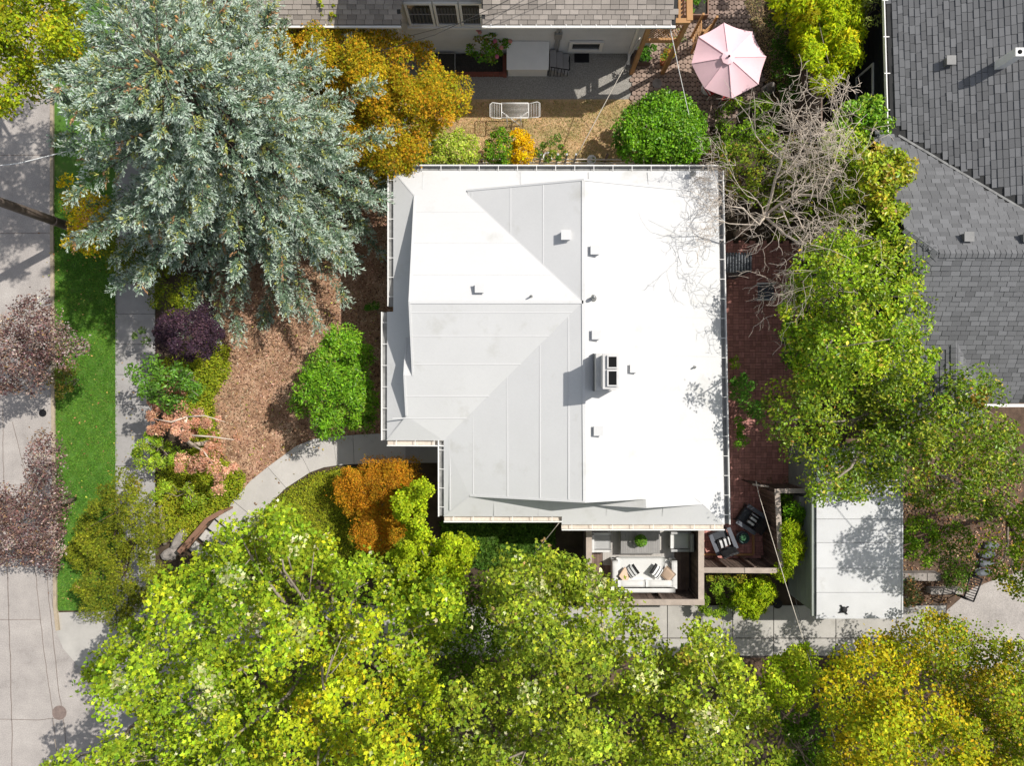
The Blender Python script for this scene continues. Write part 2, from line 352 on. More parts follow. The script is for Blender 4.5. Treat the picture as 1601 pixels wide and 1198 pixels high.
# kerb
kb = MB(); kp = [(81, -900), (81, 345), (83, 640), (86, 950), (90, 985)]
for (a, b), (c, d) in zip(kp[:-1], kp[1:]):
    p, q = P(a, b), P(c, d); kb.beam((p.x + 0.06, p.y, 0.05), (q.x + 0.06, q.y, 0.05), 0.13, 0.12)
kb.build('kerb', M['curb'], kind='structure')
ramp = sheet('corner_pavement', [(90, 958), (170, 956), (245, 940), (330, 960), (330, 1046), (122, 1041), (99, 1014), (88, 985)], 0.022, M['drive'])
lawn = sheet('verge_lawn', [(84, -400), (182, -400), (182, 330), (182, 700), (182, 955), (90, 955), (86, 700), (84, 345)], 0.035, M['lawnbase'])
# pavement of single slabs
walk = sheet('sidewalk', [(182, -500), (243, -500), (243, 1300), (182, 1300)], 0.02, M['joint'])
y = -400.0; slab = None
sx0, sx1 = P(181.5, 0).x, P(243, 0).x
mb = MB(); hh = 47.5 / 40 / 2 - 0.008; mb.box((0, 0, 0), ((sx1 - sx0), 2 * hh, 0.05)); slab_me = mb.mesh('sidewalk_slab', M['walk'])
ys = 491.0
for k in range(-14, 14):
    p = P(212.3, ys + 47.5 * (k + .5)); o = link('paving_slab', slab_me, walk, (p.x, p.y, 0.03), (random.Random(k).uniform(-.004, .004), random.Random(k + 9).uniform(-.004, .004), 0))
mulch = sheet('mulch_bed', [(335, 260), (640, 260), (640, 700), (540, 690), (490, 692), (430, 735), (385, 770), (350, 720), (330, 620), (345, 540), (330, 470)], 0.004, M['mulch'])
# front path
L_ = [(318, 850), (365, 783), (392, 752), (419, 730), (464, 697), (492, 686), (521, 683), (552, 680), (590, 678), (640, 678)]
R_ = [(352, 880), (400, 812), (424, 786), (448, 763), (485, 739), (507, 731), (527, 728), (554, 726), (592, 724), (640, 724)]
fp = sheet('front_path', L_ + R_[::-1], 0.012, M['joint'])
for (i, j) in ((0, 1), (1, 3), (3, 4), (4, 6), (6, 7), (7, 9)):
    pts = [P(*q) for q in L_[i:j + 1]] + [P(*q) for q in R_[i:j + 1][::-1]]
    c = sum((p for p in pts), Vector()) / len(pts); pts = [c + (p - c) * 0.988 for p in pts]
    mb = MB(); mb.prism([(p.x, p.y) for p in pts], 0.02, 0.055); mb.build('path_slab', M['path'], fp)
# back garden of the house behind
drylawn = sheet('dry_lawn', [(560, 153), (996, 153), (1010, 190), (1000, 262), (560, 262)], 0.004, M['drylawn'])
gravel = sheet('gravel_path', [(560, 80), (992, 80), (985, 155), (560, 155)], 0.009, M['gravel'])
PAV = [(985, -30), (1155, -30), (1180, 60), (1196, 140), (1175, 170), (1120, 195), (1095, 215), (985, 215)]
pav = sheet('paver_patio', PAV, 0.006, M['darkgravel'])
BR = [(1090, 380), (1248, 380), (1246, 760), (1205, 770), (1195, 885), (1070, 890), (1090, 700)]
bp_ = sheet('brick_patio', BR, 0.006, M['darkgravel'])
sheet('side_garden_soil', [(1240, 330), (1700, 330), (1700, 1300), (1400, 1300), (1400, 740), (1250, 740)], 0.004, M['litter'])
sheet('east_path', [(1480, 955), (1520, 920), (1560, 905), (1605, 890), (1900, 880), (1900, 1010), (1610, 1045), (1560, 1070), (1500, 1050), (1478, 1000)], 0.010, M['road'])
sheet('mulch_strip', [(900, 1020), (1400, 1020), (1400, 1075), (900, 1075)], 0.004, M['litter'])
dr = sheet('driveway', [(330, 948), (1480, 944), (1480, 1030), (330, 1026)], 0.010, M['joint'])
xs = [330, 480, 600, 720, 840, 940, 1043, 1145, 1209, 1306, 1400, 1478]
for a, b in zip(xs[:-1], xs[1:]):
    for (c, d) in ((947, 997), (998.5, 1025)):
        mb = MB(); p, q = P(a + .6, c), P(b - .6, d); mb.span(p.x, q.y, 0.02, q.x, p.y, 0.05); mb.build('driveway_slab', M['drive'], dr)
# pavers: staggered octagon-ish blocks
mb = MB(); mb.lathe((0, 0, 0), [(0.098, -0.02), (0.098, 0.03), (0.088, 0.038)], 8, False); pv_me = mb.mesh('paver', M['paver'])
tf = []; r = random.Random(4); st = 0.19
for i in range(-2, 60):
    for j in range(0, 70):
        x = 4.2 + i * st + (st / 2 if j % 2 else 0); yv = 9.2 + j * st * 0.93
        px, py = CX + x * 40, CY - yv * 40
        if pip(PAV, [px], [py])[0]: tf.append(((x, yv, 0.012 + r.uniform(-.004, .004)), Euler((r.uniform(-.02, .02), r.uniform(-.02, .02), math.pi / 8 + r.uniform(-.1, .1))).to_matrix()))
lay(pav, pv_me, tf, 'paver', (0.30, 0.225, 0.19), 300, (1040, 110))
# brick patio, basket weave
mb = MB(); mb.box((0, 0, 0), (0.205, 0.098, 0.05)); br_me = mb.mesh('brick', M['brick'])
tf = []
for i in range(40):
    for j in range(75):
        for k in range(2):
            x = 7.0 + i * 0.218; yv = -7.4 + j * 0.218
            if (i + j) % 2: cx, cy, rz = x, yv + (k - .5) * 0.109, 0
            else: cx, cy, rz = x + (k - .5) * 0.109, yv, math.pi / 2
            if pip(BR, [CX + cx * 40], [CY - cy * 40])[0]: tf.append(((cx, cy, 0.012 + r.uniform(-.004, .004)), Euler((r.uniform(-.015, .015), r.uniform(-.015, .015), rz + r.uniform(-.02, .02))).to_matrix()))
lay(bp_, br_me, tf, 'brick', (0.52, 0.25, 0.215), 300, (1160, 780))

def disc(name, px, py, rad, label, cat, m, z=0.006):
    t = thing(name, label, cat, P(px, py)); p = P(px, py)
    mb = MB(); mb.lathe((p.x, p.y, z), [(rad, 0), (rad, 0.006)], 24, False); mb.build('cover', m, t)
    mb = MB()
    for k in range(24): a = k * math.pi / 12; mb.beam((p.x + math.cos(a) * rad, p.y + math.sin(a) * rad, z + 0.006), (p.x + math.cos(a + math.pi / 12) * rad, p.y + math.sin(a + math.pi / 12) * rad, z + 0.006), 0.035, 0.012)
    for k in range(-3, 4):
        d = rad * k / 4; hw = math.sqrt(max(rad * rad - d * d, 0)) * 0.9; mb.beam((p.x - hw, p.y + d, z + 0.009), (p.x + hw, p.y + d, z + 0.009), 0.025, 0.008)
    mb.build('rim', m, t); return t
disc('manhole_cover', 93, 1115, 0.26, 'round rusty manhole cover in the road near the corner', 'manhole cover', M['castiron'])
disc('manhole_cover', 67, 646, 0.13, 'small dark round cover in the road beside the verge', 'manhole cover', M['iron'])
disc('drain_cover', 1215, 944, 0.17, 'dark round drain cover at the end of the driveway hedge', 'drain cover', M['iron'], 0.052)
disc('stepping_stone', 1027, 131, 0.17, 'round pale stepping stone set in the pavers under the parasol shade', 'stepping stone', M['stone'], 0.05)

# ------------------------------------------------------------------ main house with the white membrane roof
SL, HR, XR, YR = 0.33, 5.2, 2.26, 2.57
zA = lambda x: HR - SL * (x - XR)
zE = lambda x: HR - SL * (XR - x)
zC = lambda y: HR - SL * (y - YR)
zD = lambda y: HR - SL * (YR - y)
zW = lambda x: 3.6 + 0.4 * (x + 4.2)
zS = lambda y: 3.985 + 0.4 * (y + 3.77)
house = thing('white_roofed_house', 'large house with a white membrane roof of many hips and gables in the middle', 'house', (1.5, 1.0, 0))
RN = (XR, 6.447, HR); J = (XR, YR, HR); RS = (2.3, -3.77, HR); W0 = (-3.25, YR, HR)
V_ = (-1.48, 6.31, zC(6.31)); BL = (-1.5, 6.447, zE(-1.5))
gR = (6.08, 6.447, zA(6.08)); NE = (6.98, 7.2, zA(6.98)); SE = (7.23, -4.82, zA(7.23))
nF = (4.38, -4.06, zA(4.38)); nB = (4.38, -3.77, zA(4.38)); nR = (6.37, -4.06, zA(6.37)); nL = (2.39, -4.06, zA(6.37))
FL = (-1.41, -3.77, zE(-1.41)); SW2 = (-2.31, -4.53, 3.64); IC = (-2.31, -1.95, 3.70); SW = (-4.25, -1.95, 3.58)
hW = (-3.25, 6.25, zC(6.25)); NW = (-4.02, 7.2, zC(7.2))
wB = (-3.25, 0.25, zD(0.25)); wA = (-3.53, 0.25, zD(0.25)); wS = (-3.53, -1.1, zD(-1.1)); wN = (-3.53, 1.51, zD(0.25) - SL * 1.26); wNb = (-3.25, 1.51, wN[2])
roof_t = 0.1
facets = [('roof_plane', [RN, gR, NE, SE, nR, nF, nB, RS, J]), ('roof_plane', [RN, J, V_, BL]), ('roof_plane', [W0, J, V_, gR, NE, NW, hW]),
          ('roof_plane', [W0, wB, wA, wS, SW, IC, J]), ('roof_plane', [J, IC, SW2, FL, RS]), ('roof_plane', [wA, wB, wNb, wN]),
          ('roof_plane', [nF, nB, (2.39, -3.77, nL[2]), nL])]
for n, pts in facets:
    mb = MB(); mb.slab(pts, roof_t); mb.build(n, M['membrane'], house)
mb = MB(); mb.slab([NW, hW, (-3.25, 1.0, zW(-3.25)), (-3.25, -0.9, zW(-3.25)), (-3.53, -1.08, zW(-3.53)), SW, (-4.25, 2.42, 3.58), (-4.02, 2.42, zW(-4.02))], 0.08); mb.build('skirt_roof', M['membrane'], house)
mb = MB(); mb.slab([FL, (6.0, -3.77, zS(-3.77) - .02), (6.37, -4.04, zS(-4.06)), SE, (1.69, -4.82, 3.57), (1.69, -4.53, zS(-4.53)), SW2], 0.08); mb.build('skirt_roof', M['membrane'], house)
def gable(pts, mat='membrane'):
    mb = MB(); mb.poly(pts); mb.build('gable_wall', M[mat], house)
ov = 0.03
gable([(-3.25 + ov, 6.25, 3.86), (-3.25 + ov, 6.2, hW[2] - .09), (-3.25 + ov, YR, HR - .1), (-3.25 + ov, 0.25, wB[2] - .1), (-3.25 + ov, 0.25, 3.86)])
gable([(-3.53 + ov, 1.5, 3.75), (-3.53 + ov, 1.5, wN[2] - .09), (-3.53 + ov, .25, wA[2] - .1), (-3.53 + ov, -1.1, wS[2] - .09), (-3.53 + ov, -1.1, 3.75)])
gable([(-1.4, -3.77 + ov, 3.88), (-1.4, -3.77 + ov, FL[2] - .09), (2.3, -3.77 + ov, HR - .1), (4.38, -3.77 + ov, nB[2] - .1), (4.38, -3.77 + ov, 3.88)])
gable([(2.4, -4.06 + ov, 3.8), (2.4, -4.06 + ov, nL[2] - .09), (4.38, -4.06 + ov, nF[2] - .1), (6.36, -4.06 + ov, nR[2] - .09), (6.36, -4.06 + ov, 3.8)])
gable([(-1.4, 6.44 - ov, 3.85), (-1.4, 6.44 - ov, BL[2] - .09), (XR, 6.44 - ov, HR - .1), (6.05, 6.44 - ov, gR[2] - .09), (6.05, 6.44 - ov, 3.85)])
# rake edge trims
def trim(pts, wd=0.06, ht=0.03, name='rake_trim'):
    mb = MB()
    for a, b in zip(pts[:-1], pts[1:]): mb.beam(Vector(a) + Vector((0, 0, .006)), Vector(b) + Vector((0, 0, .006)), wd, ht)
    mb.build(name, M['membrane'], house)
trim([hW, W0, wB]); trim([wN, wA, wS]); trim([FL, RS, nB]); trim([nL, nF, nR]); trim([BL, RN, gR]); trim([J, RN], .10, .014, 'ridge_cap'); trim([RS, J], .10, .014, 'ridge_cap'); trim([W0, J], .10, .014, 'ridge_cap')
# welded seams of the membrane
def seam(a, b, wd=0.04):
    mb = MB(); mb.beam(Vector(a) + Vector((0, 0, .002)), Vector(b) + Vector((0, 0, .0015)), min(wd, .045), 0.006); mb.build('membrane_seam', M['seam'], house)
for k in (1.25, 2.3, 3.6):      # west slope, north part
    x = XR - k
    if x > -1.4: seam((x, 6.40, zE(x)), (x, max(YR + (XR - x), YR), zE(x)))
for k in (0.45, 1.35, 2.4, 3.55, 4.35):    # west slope, south part
    x = XR - k; ys0 = YR - k if k < 4.75 else -2.1
    seam((x, -3.72 if x > -1.38 else -4.3, zE(x)), (x, ys0 + .02, zE(x)))
for k in (0.32, 1.05, 1.95, 3.0, 3.75):    # south slope of the west gable
    yv = YR - k; seam((-3.2 if k < 2.3 else (-3.5 if k < 3.6 else -4.0), yv, zD(yv)), (XR - k - .02, yv, zD(yv)))
for k in (0.9, 2.0, 3.1):
    yv = YR + k; seam((-3.2, yv, zC(yv)), (XR - k - .02, yv, zC(yv)))
for yv in (5.2, 3.9, 2.2, 0.9, -0.6, -1.9, -3.2): seam((XR + .1, yv, zA(XR + .1)), (6.95, yv, zA(6.95)), 0.05)
for x in (-3.0, 0.3, 2.6, 4.6): seam((x, 6.5, zC(6.5)), (x, 7.15, zC(7.15)))
for x in (-0.6, 0.9, 3.2, 5.1): seam((x, -4.1 if x > 2.4 else -3.82, zS(-4.1 if x > 2.4 else -3.82)), (x, -4.5, zS(-4.5)))
seam(J, (IC[0] + .1, IC[1] + .1, IC[2] + .03), 0.08); seam(J, (V_[0], V_[1], V_[2]), 0.08); seam(SW, (-3.53, -1.1, zD(-1.1) - .05), .07); seam(SW2, FL, .07); seam(NW, hW, .07); seam(NE, gR, .07)
# gutters with their straps
mb = MB(); mb.box((0, 0, 0), (0.19, 0.02, 0.01)); strap_me = mb.mesh('gutter_strap', M['white'])
def gutter(a, b, out, beige=False):
    a, b, out = Vector(a), Vector(b), Vector(out).normalized(); z = Vector((0, 0, 1)); d = (b - a).normalized()
    mb = MB(); mb.beam(a + out * 0.085 - z * 0.14, b + out * 0.085 - z * 0.14, 0.15, 0.02); mb.build('gutter_trough', M['gutterbeige' if beige else 'gutterdark'], house)
    mb = MB(); mb.beam(a + out * 0.172 - d * 0 - z * 0.06, b + out * 0.172 - z * 0.06, 0.022, 0.17); mb.beam(a + out * 0.182 + z * 0.02, b + out * 0.182 + z * 0.02, 0.028, 0.02); mb.build('gutter_lip', M['white'], house)
    mb = MB(); mb.beam(a + out * 0.006 - z * 0.12, b + out * 0.006 - z * 0.12, 0.012, 0.2); mb.build('fascia', M['gutterdark' if not beige else 'gutterbeige'], house)
    n = max(2, int((b - a).length / 0.64)); ang = math.atan2(out.y, out.x)
    for k in range(n):
        p = a + (b - a) * ((k + 0.5) / n) + out * 0.09 + z * 0.022 - base_of(house)
        link('gutter_strap', strap_me, house, p, (0, 0, ang))
gutter(NW, NE, (0, 1, 0)); gutter(NE, SE, (1, 0.02, 0)); gutter((1.69, -4.82, 3.57), (SE[0], SE[1], 3.57), (0, -1, 0), True); gutter(SW2, (1.69, -4.53, 3.64), (0, -1, 0), True)
gutter(IC, SW2, (-1, 0, 0)); gutter(SW, IC, (0, -1, 0), True); gutter((-4.25, 2.42, 3.58), SW, (-1, 0, 0)); gutter((-4.02, 7.2, 3.67), (-4.02, 2.6, 3.67), (-1, 0, 0))
# walls
mb = MB(); mb.prism([(-3.7, 6.8), (6.6, 6.8), (6.75, -4.4), (2.1, -4.4), (2.1, -4.1), (-1.9, -4.1), (-1.9, -1.5), (-3.85, -1.5), (-3.85, 2.0), (-3.7, 2.0)], 0, 3.42); mb.build('wall', M['siding'], house)
# chimney with shoulders and two flues
ch = MB(); ch.span(2.60, -0.24, 4.7, 3.24, 0.92, 5.75); ch.span(2.74, -0.14, 5.75, 3.16, 0.84, 6.5); ch.span(2.70, -0.18, 6.5, 3.20, 0.88, 6.58)
chim = ch.build('chimney', M['chim'], house)
mb = MB(); mb.span(2.575, -0.26, 4.9, 2.60, 0.94, 5.35); mb.build('chimney_flashing', M['flash'], chim)
for y0, y1 in ((-0.06, 0.35), (0.47, 0.78)):
    mb = MB(); mb.span(2.862, y0 + .002, 6.45, 3.098, y1 - .002, 6.652); mb.build('flue', M['flue_dark'], chim)  # solid block, its black paints the dark of the open flue
    mb = MB()
    for (a, b, c_, d) in ((2.82, y0 - .04, 2.86, y1 + .04), (3.10, y0 - .04, 3.14, y1 + .04), (2.86, y0 - .04, 3.10, y0), (2.86, y1, 3.10, y1 + .04)): mb.span(a, b, 6.58, c_, d, 6.66)
    mb.build('flue_tile', M['chim'], chim)
mb = MB(); mb.box((0, 0, 0.06), (0.27, 0.27, 0.24)); mb.box((0, 0, 0.195), (0.31, 0.31, 0.03)); vent_me = mb.mesh('roof_vent', M['membrane'])
def roofz(x, yv):
    if x > XR: return zA(x)
    if yv > YR: return zC(yv) if (XR - x) > (yv - YR) else zE(x)
    return zD(yv) if (XR - x) > (YR - yv) else zE(x)
for px, py, s in ((885, 367, 1), (931, 390, 1), (933, 523, 1), (992, 576, .9), (936, 674, 1), (750, 450, 1)):
    z = 4.8
    for _ in range(4): q = P(px, py, z + .2); z = roofz(q.x, q.y)
    link('roof_vent', vent_me, house, Vector((q.x, q.y, z)) - base_of(house), None, (s, s, s))
for px, py, hgt, rr in ((831, 462, .28, .028), (929, 464, .38, .06), (1088, 574, .22, .03), (1086, 268, .18, .05)):
    z = 4.6
    for _ in range(4): q = P(px, py, z + hgt); z = roofz(q.x, q.y)
    mb = MB(); mb.lathe((q.x, q.y, z - .05), [(rr * 2.2, 0), (rr * 2, .06), (rr, .08), (rr, hgt)], 12); mb.lathe((q.x, q.y, z + hgt - .04), [(rr * .75, 0), (rr * .75, .042)], 12); mb.build('vent_pipe', M['galv'], house)
# front steps and porch
for k, (x0, x1, h) in enumerate(((634, 644, .17), (644, 656, .34), (656, 690, .52))):
    mb = MB(); mb.boxp(x0, 680, x1, 724, 0, h); mb.build('step' if k < 2 else 'porch_floor', M['walk'], house)

# ------------------------------------------------------------------ shingled roofs
def shingles(parent, O, U, Vd, poly, mat, col, expo=0.15, tab=0.3, seed=1, bag=None):
    """collect tabs over a roof plane; poly are 3D points on it"""
    O, U, Vd = Vector(O), Vector(U).normalized(), Vector(Vd).normalized(); Nn = U.cross(Vd)
    if Nn.z < 0: Nn = -Nn
    uv = [((Vector(p) - O).dot(U), (Vector(p) - O).dot(Vd)) for p in poly]
    u0, u1 = min(a for a, b in uv), max(a for a, b in uv); v0, v1 = min(b for a, b in uv), max(b for a, b in uv)
    r = random.Random(seed); R3 = Matrix((U, Vd, Nn)).transposed()
    if R3.determinant() < 0: R3 = Matrix((-U, Vd, Nn)).transposed()
    out = []; vv = v0
    row = 0
    while vv < v1:
        uu = u0 - tab + r.random() * tab
        while uu < u1:
            cu, cv = uu + tab / 2, vv + expo / 2
            if pip(uv, [cu], [cv])[0]: out.append((O + U * cu + Vd * cv + Nn * (0.004 + r.random() * .006), R3 @ Matrix.Diagonal((1, 1, r.uniform(.8, 1.5)))))
            uu += tab
        vv += expo; row += 1
    bag += out
def tab_mesh(expo, tab, m):
    mb = MB(); a, b = tab / 2 - 0.006, expo / 2
    mb.add([(-a, -b, -.004), (a, -b, -.004), (a, -b, .022), (-a, -b, .022), (-a, b * 1.2, -.004), (a, b * 1.2, -.004), (a, b * 1.2, .004), (-a, b * 1.2, .004)], [(0, 1, 2, 3), (3, 2, 6, 7), (0, 3, 7, 4), (1, 5, 6, 2), (5, 4, 7, 6)])
    return mb.mesh('shingle', m)

# right-hand neighbour
rh = thing('grey_shingle_house', 'neighbouring house with a dark grey shingle roof along the right edge', 'house', (15, 5, 0))
zW1 = lambda x: 3.8 + 0.44 * (x - 12.63)
zN1 = lambda yv: 6.08 - 0.5 * (yv - 3.94)
zS1 = lambda yv: 6.08 - 0.5 * (3.94 - yv)
R0 = (13.0, 3.94, 6.08); A0 = (12.2, 4.78, zN1(4.78)); B0 = (12.2, 3.10, zS1(3.10))
v0_ = (12.93, 8.3, zW1(12.93)); v1_ = (18.3, 4.0, 6.08)
Wp = [(12.5, 17.5, zW1(12.5)), (12.74, 8.35, zW1(12.74)), v0_, (16.13, 5.44, 5.33), (18.3, 3.94, zW1(18.3)), (18.3, 17.5, zW1(18.3))]
Np = [A0, R0, (18.3, 3.94, 6.08), (16.13, 5.44, 5.33), v0_, (12.2, 8.5, zN1(8.5))]
Sp = [R0, B0, (12.2, -0.67, zS1(-.67)), (18.3, -0.67, zS1(-.67)), (18.3, 3.94, 6.08)]
Fp = [R0, A0, B0]
for pts in (Wp, Np, Sp, Fp):
    mb = MB(); mb.slab(pts, 0.1); mb.build('roof_deck', M['underlay'], rh)
bag = []
TB = tab_mesh(0.165, 0.3, M['shDark'])
shingles(rh, (12.5, 17, zW1(12.5)), (0.026, -1, 0.0114), (1, 0, 0.44), [(a[0], min(a[1], 14.6), a[2]) for a in Wp], M['shDark'], 0, 0.165, 0.3, 1, bag)
shingles(rh, (12.2, 8.5, zN1(8.5)), (1, 0, 0), (0, -1, 0.5), Np, M['shDark'], 0, 0.165, 0.3, 2, bag)
shingles(rh, (12.2, -.67, zS1(-.67)), (1, 0, 0), (0, 1, 0.5), Sp, M['shDark'], 0, 0.165, 0.3, 3, bag)
shingles(rh, B0, (0, 1, 0), (0.8, 0, 0.42), Fp, M['shDark'], 0, 0.165, 0.3, 4, bag)
# small gable over the south slope
zr = 4.77; xr = 14.31
gL = [(xr, 1.33, zr), (xr, -1.4, zr), (12.9, -1.4, zr - .7), (12.9, -0.07, zr - .7)]
gRr = [(xr, 1.33, zr), (15.7, -0.07, zr - .7), (15.7, -1.4, zr - .7), (xr, -1.4, zr)]
for pts in (gL, gRr): mb = MB(); mb.slab(pts, 0.1); mb.build('roof_deck', M['underlay'], rh)
shingles(rh, (12.9, -1.4, zr - .7), (0, 1, 0), (1, 0, .5), gL, M['shDark'], 0, 0.165, 0.3, 5, bag)
shingles(rh, (15.7, -1.4, zr - .7), (0, 1, 0), (-1, 0, .5), gRr, M['shDark'], 0, 0.165, 0.3, 6, bag)
bag = [b for b in bag if b[0].x < 17.2 and b[0].y < 14.6]
lay(rh, TB, bag, 'shingle', (0.155, 0.157, 0.163), 300, (1500, 420))
def caps(a, b, parent, m, step=0.17, wd=0.26):
    a, b = Vector(a), Vector(b); L = (b - a).length; d = (b - a) / L; n = int(L / step)
    sdv = d.cross(Vector((0, 0, 1))).normalized()
    mb = MB()
    mb.add([(-wd / 2, -.1, -.035), (0, -.1, .03), (wd / 2, -.1, -.035), (wd / 2, .1, -.05), (0, .1, .012), (-wd / 2, .1, -.05)], [(0, 1, 4, 5), (1, 2, 3, 4), (0, 5, 4, 3, 2, 1)])
    me = mb.mesh('ridge_cap', m); up = sdv.cross(d); R3 = Matrix((sdv, d, up)).transposed(); bs = base_of(parent)
    for k in range(n):
        p = a + d * (k + .5) * step + Vector((0, 0, .035))
        if abs(p.x * 1100 / (H - p.z)) < 830 and abs(p.y * 1100 / (H - p.z)) < 630:
            o = link('ridge_cap', me, parent); o.matrix_local = Matrix.Translation(p - bs) @ R3.to_4x4()
caps(R0, (18.3, 3.94, 6.08), rh, M['shDark']); caps(A0, R0, rh, M['shDark']); caps(B0, R0, rh, M['shDark']); caps((xr, -1.4, zr), (xr, 1.33, zr), rh, M['shDark'])
mb = MB(); mb.beam(Vector(v0_) + Vector((0, 0, .03)), Vector((16.13, 5.44, 5.36)), 0.07, 0.02); mb.beam(Vector((16.13, 5.44, 5.36)), Vector((18.3, 4.0, 6.1)), 0.07, 0.02); mb.build('valley_flashing', M['gutterdark'], rh)
mb = MB(); mb.beam((12.40, 17.5, 3.76), (12.66, 8.4, 3.76), 0.035, 0.14); mb.build('gutter', M['white'], rh)
mb = MB(); mb.beam((12.47, 17.5, 3.68), (12.72, 8.4, 3.68), 0.12, 0.02); mb.build('gutter_trough', M['redbrown'], rh)
mb = MB(); mb.beam((12.2, -0.76, 3.72), (18.3, -0.76, 3.72), 0.10, 0.12); mb.build('gutter', M['white'], rh)
mb = MB(); mb.box((0, 0, 0), (0.2, 0.03, 0.02)); gs = mb.mesh('gutter_strap', M['white'])
for k in range(8): link('gutter_strap', gs, rh, Vector((12.49 + .026 * (14 - (9.2 + 1.23 * k)) + .04, 9.2 + 1.23 * k, 3.83)) - base_of(rh))
mb = MB(); mb.span(13.0, 8.6, 0, 18.3, 17.4, 3.6); mb.span(12.6, -0.2, 0, 18.2, 8.1, 3.6); mb.poly([(12.6, -0.2, 3.6), (12.6, 8.1, 3.6), (12.6, 4.7, 5.4), (12.6, 3.2, 5.4)]); mb.build('wall', M['darksiding'], rh)
for k in range(9): mb = MB(); mb.beam((12.985, 17.3, .3 + k * .36), (12.985, 8.7, .3 + k * .36), 0.03, 0.34); mb.build('siding_board', M['darksiding'], rh)
wn = MB()
for (y0, z0, y1, z1) in ((10.35, 1.0, 11.5, 1.08), (10.35, 2.2, 11.5, 2.28), (10.35, 1.08, 10.43, 2.2), (11.42, 1.08, 11.5, 2.2)): wn.span(12.93, y0, z0, 12.985, y1, z1)
wo_ = wn.build('window', M['white'], rh); mb = MB(); mb.span(12.955, 10.43, 1.08, 12.975, 11.42, 2.2); mb.build('pane', M['glass'], wo_)
for px, py in ((1484, 96), (1512, 371), (1604, 372)):
    z = 5.0
    for _ in range(4): q = P(px, py, z + .1); z = zW1(q.x) if py < 300 else zN1(q.y)
    mb = MB(); mb.box((q.x, q.y, z + .09), (0.24, 0.24, 0.2), taper=.85); mb.box((q.x, q.y, z + .2), (0.3, 0.3, .03)); mb.build('roof_vent', M['flash'], rh)
q = P(1591, 83, 5.9); mb = MB(); mb.box((q.x, q.y, 5.45), (0.26, 0.26, 1.1)); bx = mb.build('exhaust_stack', M['white'], rh); mb = MB(); mb.lathe((q.x, q.y, 6.0), [(0.07, -.01), (0.07, .012)], 12); mb.build('flue_opening', M['flue_dark'], bx)  # flat black disc paints the shade of the stack opening

# house behind (top edge of the picture)
th = thing('pale_sided_house', 'house with pale siding and taupe shingle eaves across the top edge', 'house', (-1, 14, 0))
EZ, EY, WY = 4.05, 11.96, 12.87
zT = lambda yv: EZ + 0.5 * (yv - EY)
XL, XD0, XD1, XRr = -9.2, -3.7, -1.0, 5.45
bag = []; TB2 = tab_mesh(0.15, 0.3, M['shWarm'])
for (a, b) in ((XL, XD0), (XD1, XRr)):
    mb = MB(); mb.slab([(a, EY, EZ), (b, EY, EZ), (b, 17, zT(17)), (a, 17, zT(17))], 0.1); mb.build('roof_deck', M['underlay'], th)
    shingles(th, (a, EY, EZ), (1, 0, 0), (0, 1, .5), [(a, EY, EZ), (b, EY, EZ), (b, 13.4, zT(13.4)), (a, 13.4, zT(13.4))], 0, 0, .15, .3, int(a * 7) % 50, bag)
    mb = MB(); mb.beam((a, EY - .06, EZ - .05), (b, EY - .06, EZ - .05), 0.05, 0.12); mb.beam((a, EY - .1, EZ), (b, EY - .1, EZ), 0.025, 0.05); mb.build('gutter', M['white'], th)
lay(th, TB2, bag, 'shingle', (0.315, 0.28, 0.25), 300, (900, 20))
mb = MB(); mb.box((0, 0, 0), (0.025, 0.14, 0.02)); gs2 = mb.mesh('gutter_strap', M['white'])
for k in range(14):
    x = XD1 + .3 + k * .5 if k < 13 else XL + 3
    link('gutter_strap', gs2, th, Vector((x, EY - .03, EZ + .02)) - base_of(th))
mb = MB(); mb.span(XL + .3, WY + .02, 0, XRr - .2, 21, 3.9); mb.span(XD0, WY + .01, 0, XD1, 21, 6.9); mb.build('wall', M['greysiding'], th)
mb = MB(); mb.slab([(XD0 - .4, WY - .6, 6.8), ((XD0 + XD1) / 2, WY - .6, 7.9), ((XD0 + XD1) / 2, 21, 7.9), (XD0 - .4, 21, 6.8)], .1); mb.slab([((XD0 + XD1) / 2, WY - .6, 7.9), (XD1 + .4, WY - .6, 6.8), (XD1 + .4, 21, 6.8), ((XD0 + XD1) / 2, 21, 7.9)], .1); mb.build('roof', M['shWarm'], th)
# horizontal siding boards, one by one
for k in range(15):
    z0 = 0.12 + k * 0.15
    mb = MB()
    mb.add([(XL + .3, WY - .022, z0), (XRr - .2, WY - .022, z0), (XRr - .2, WY + .004, z0 + .15), (XL + .3, WY + .004, z0 + .15), (XL + .3, WY + .015, z0), (XRr - .2, WY + .015, z0)], [(0, 1, 2, 3), (0, 4, 5, 1)])
    mb.build('siding_board', M['greysiding'], th)
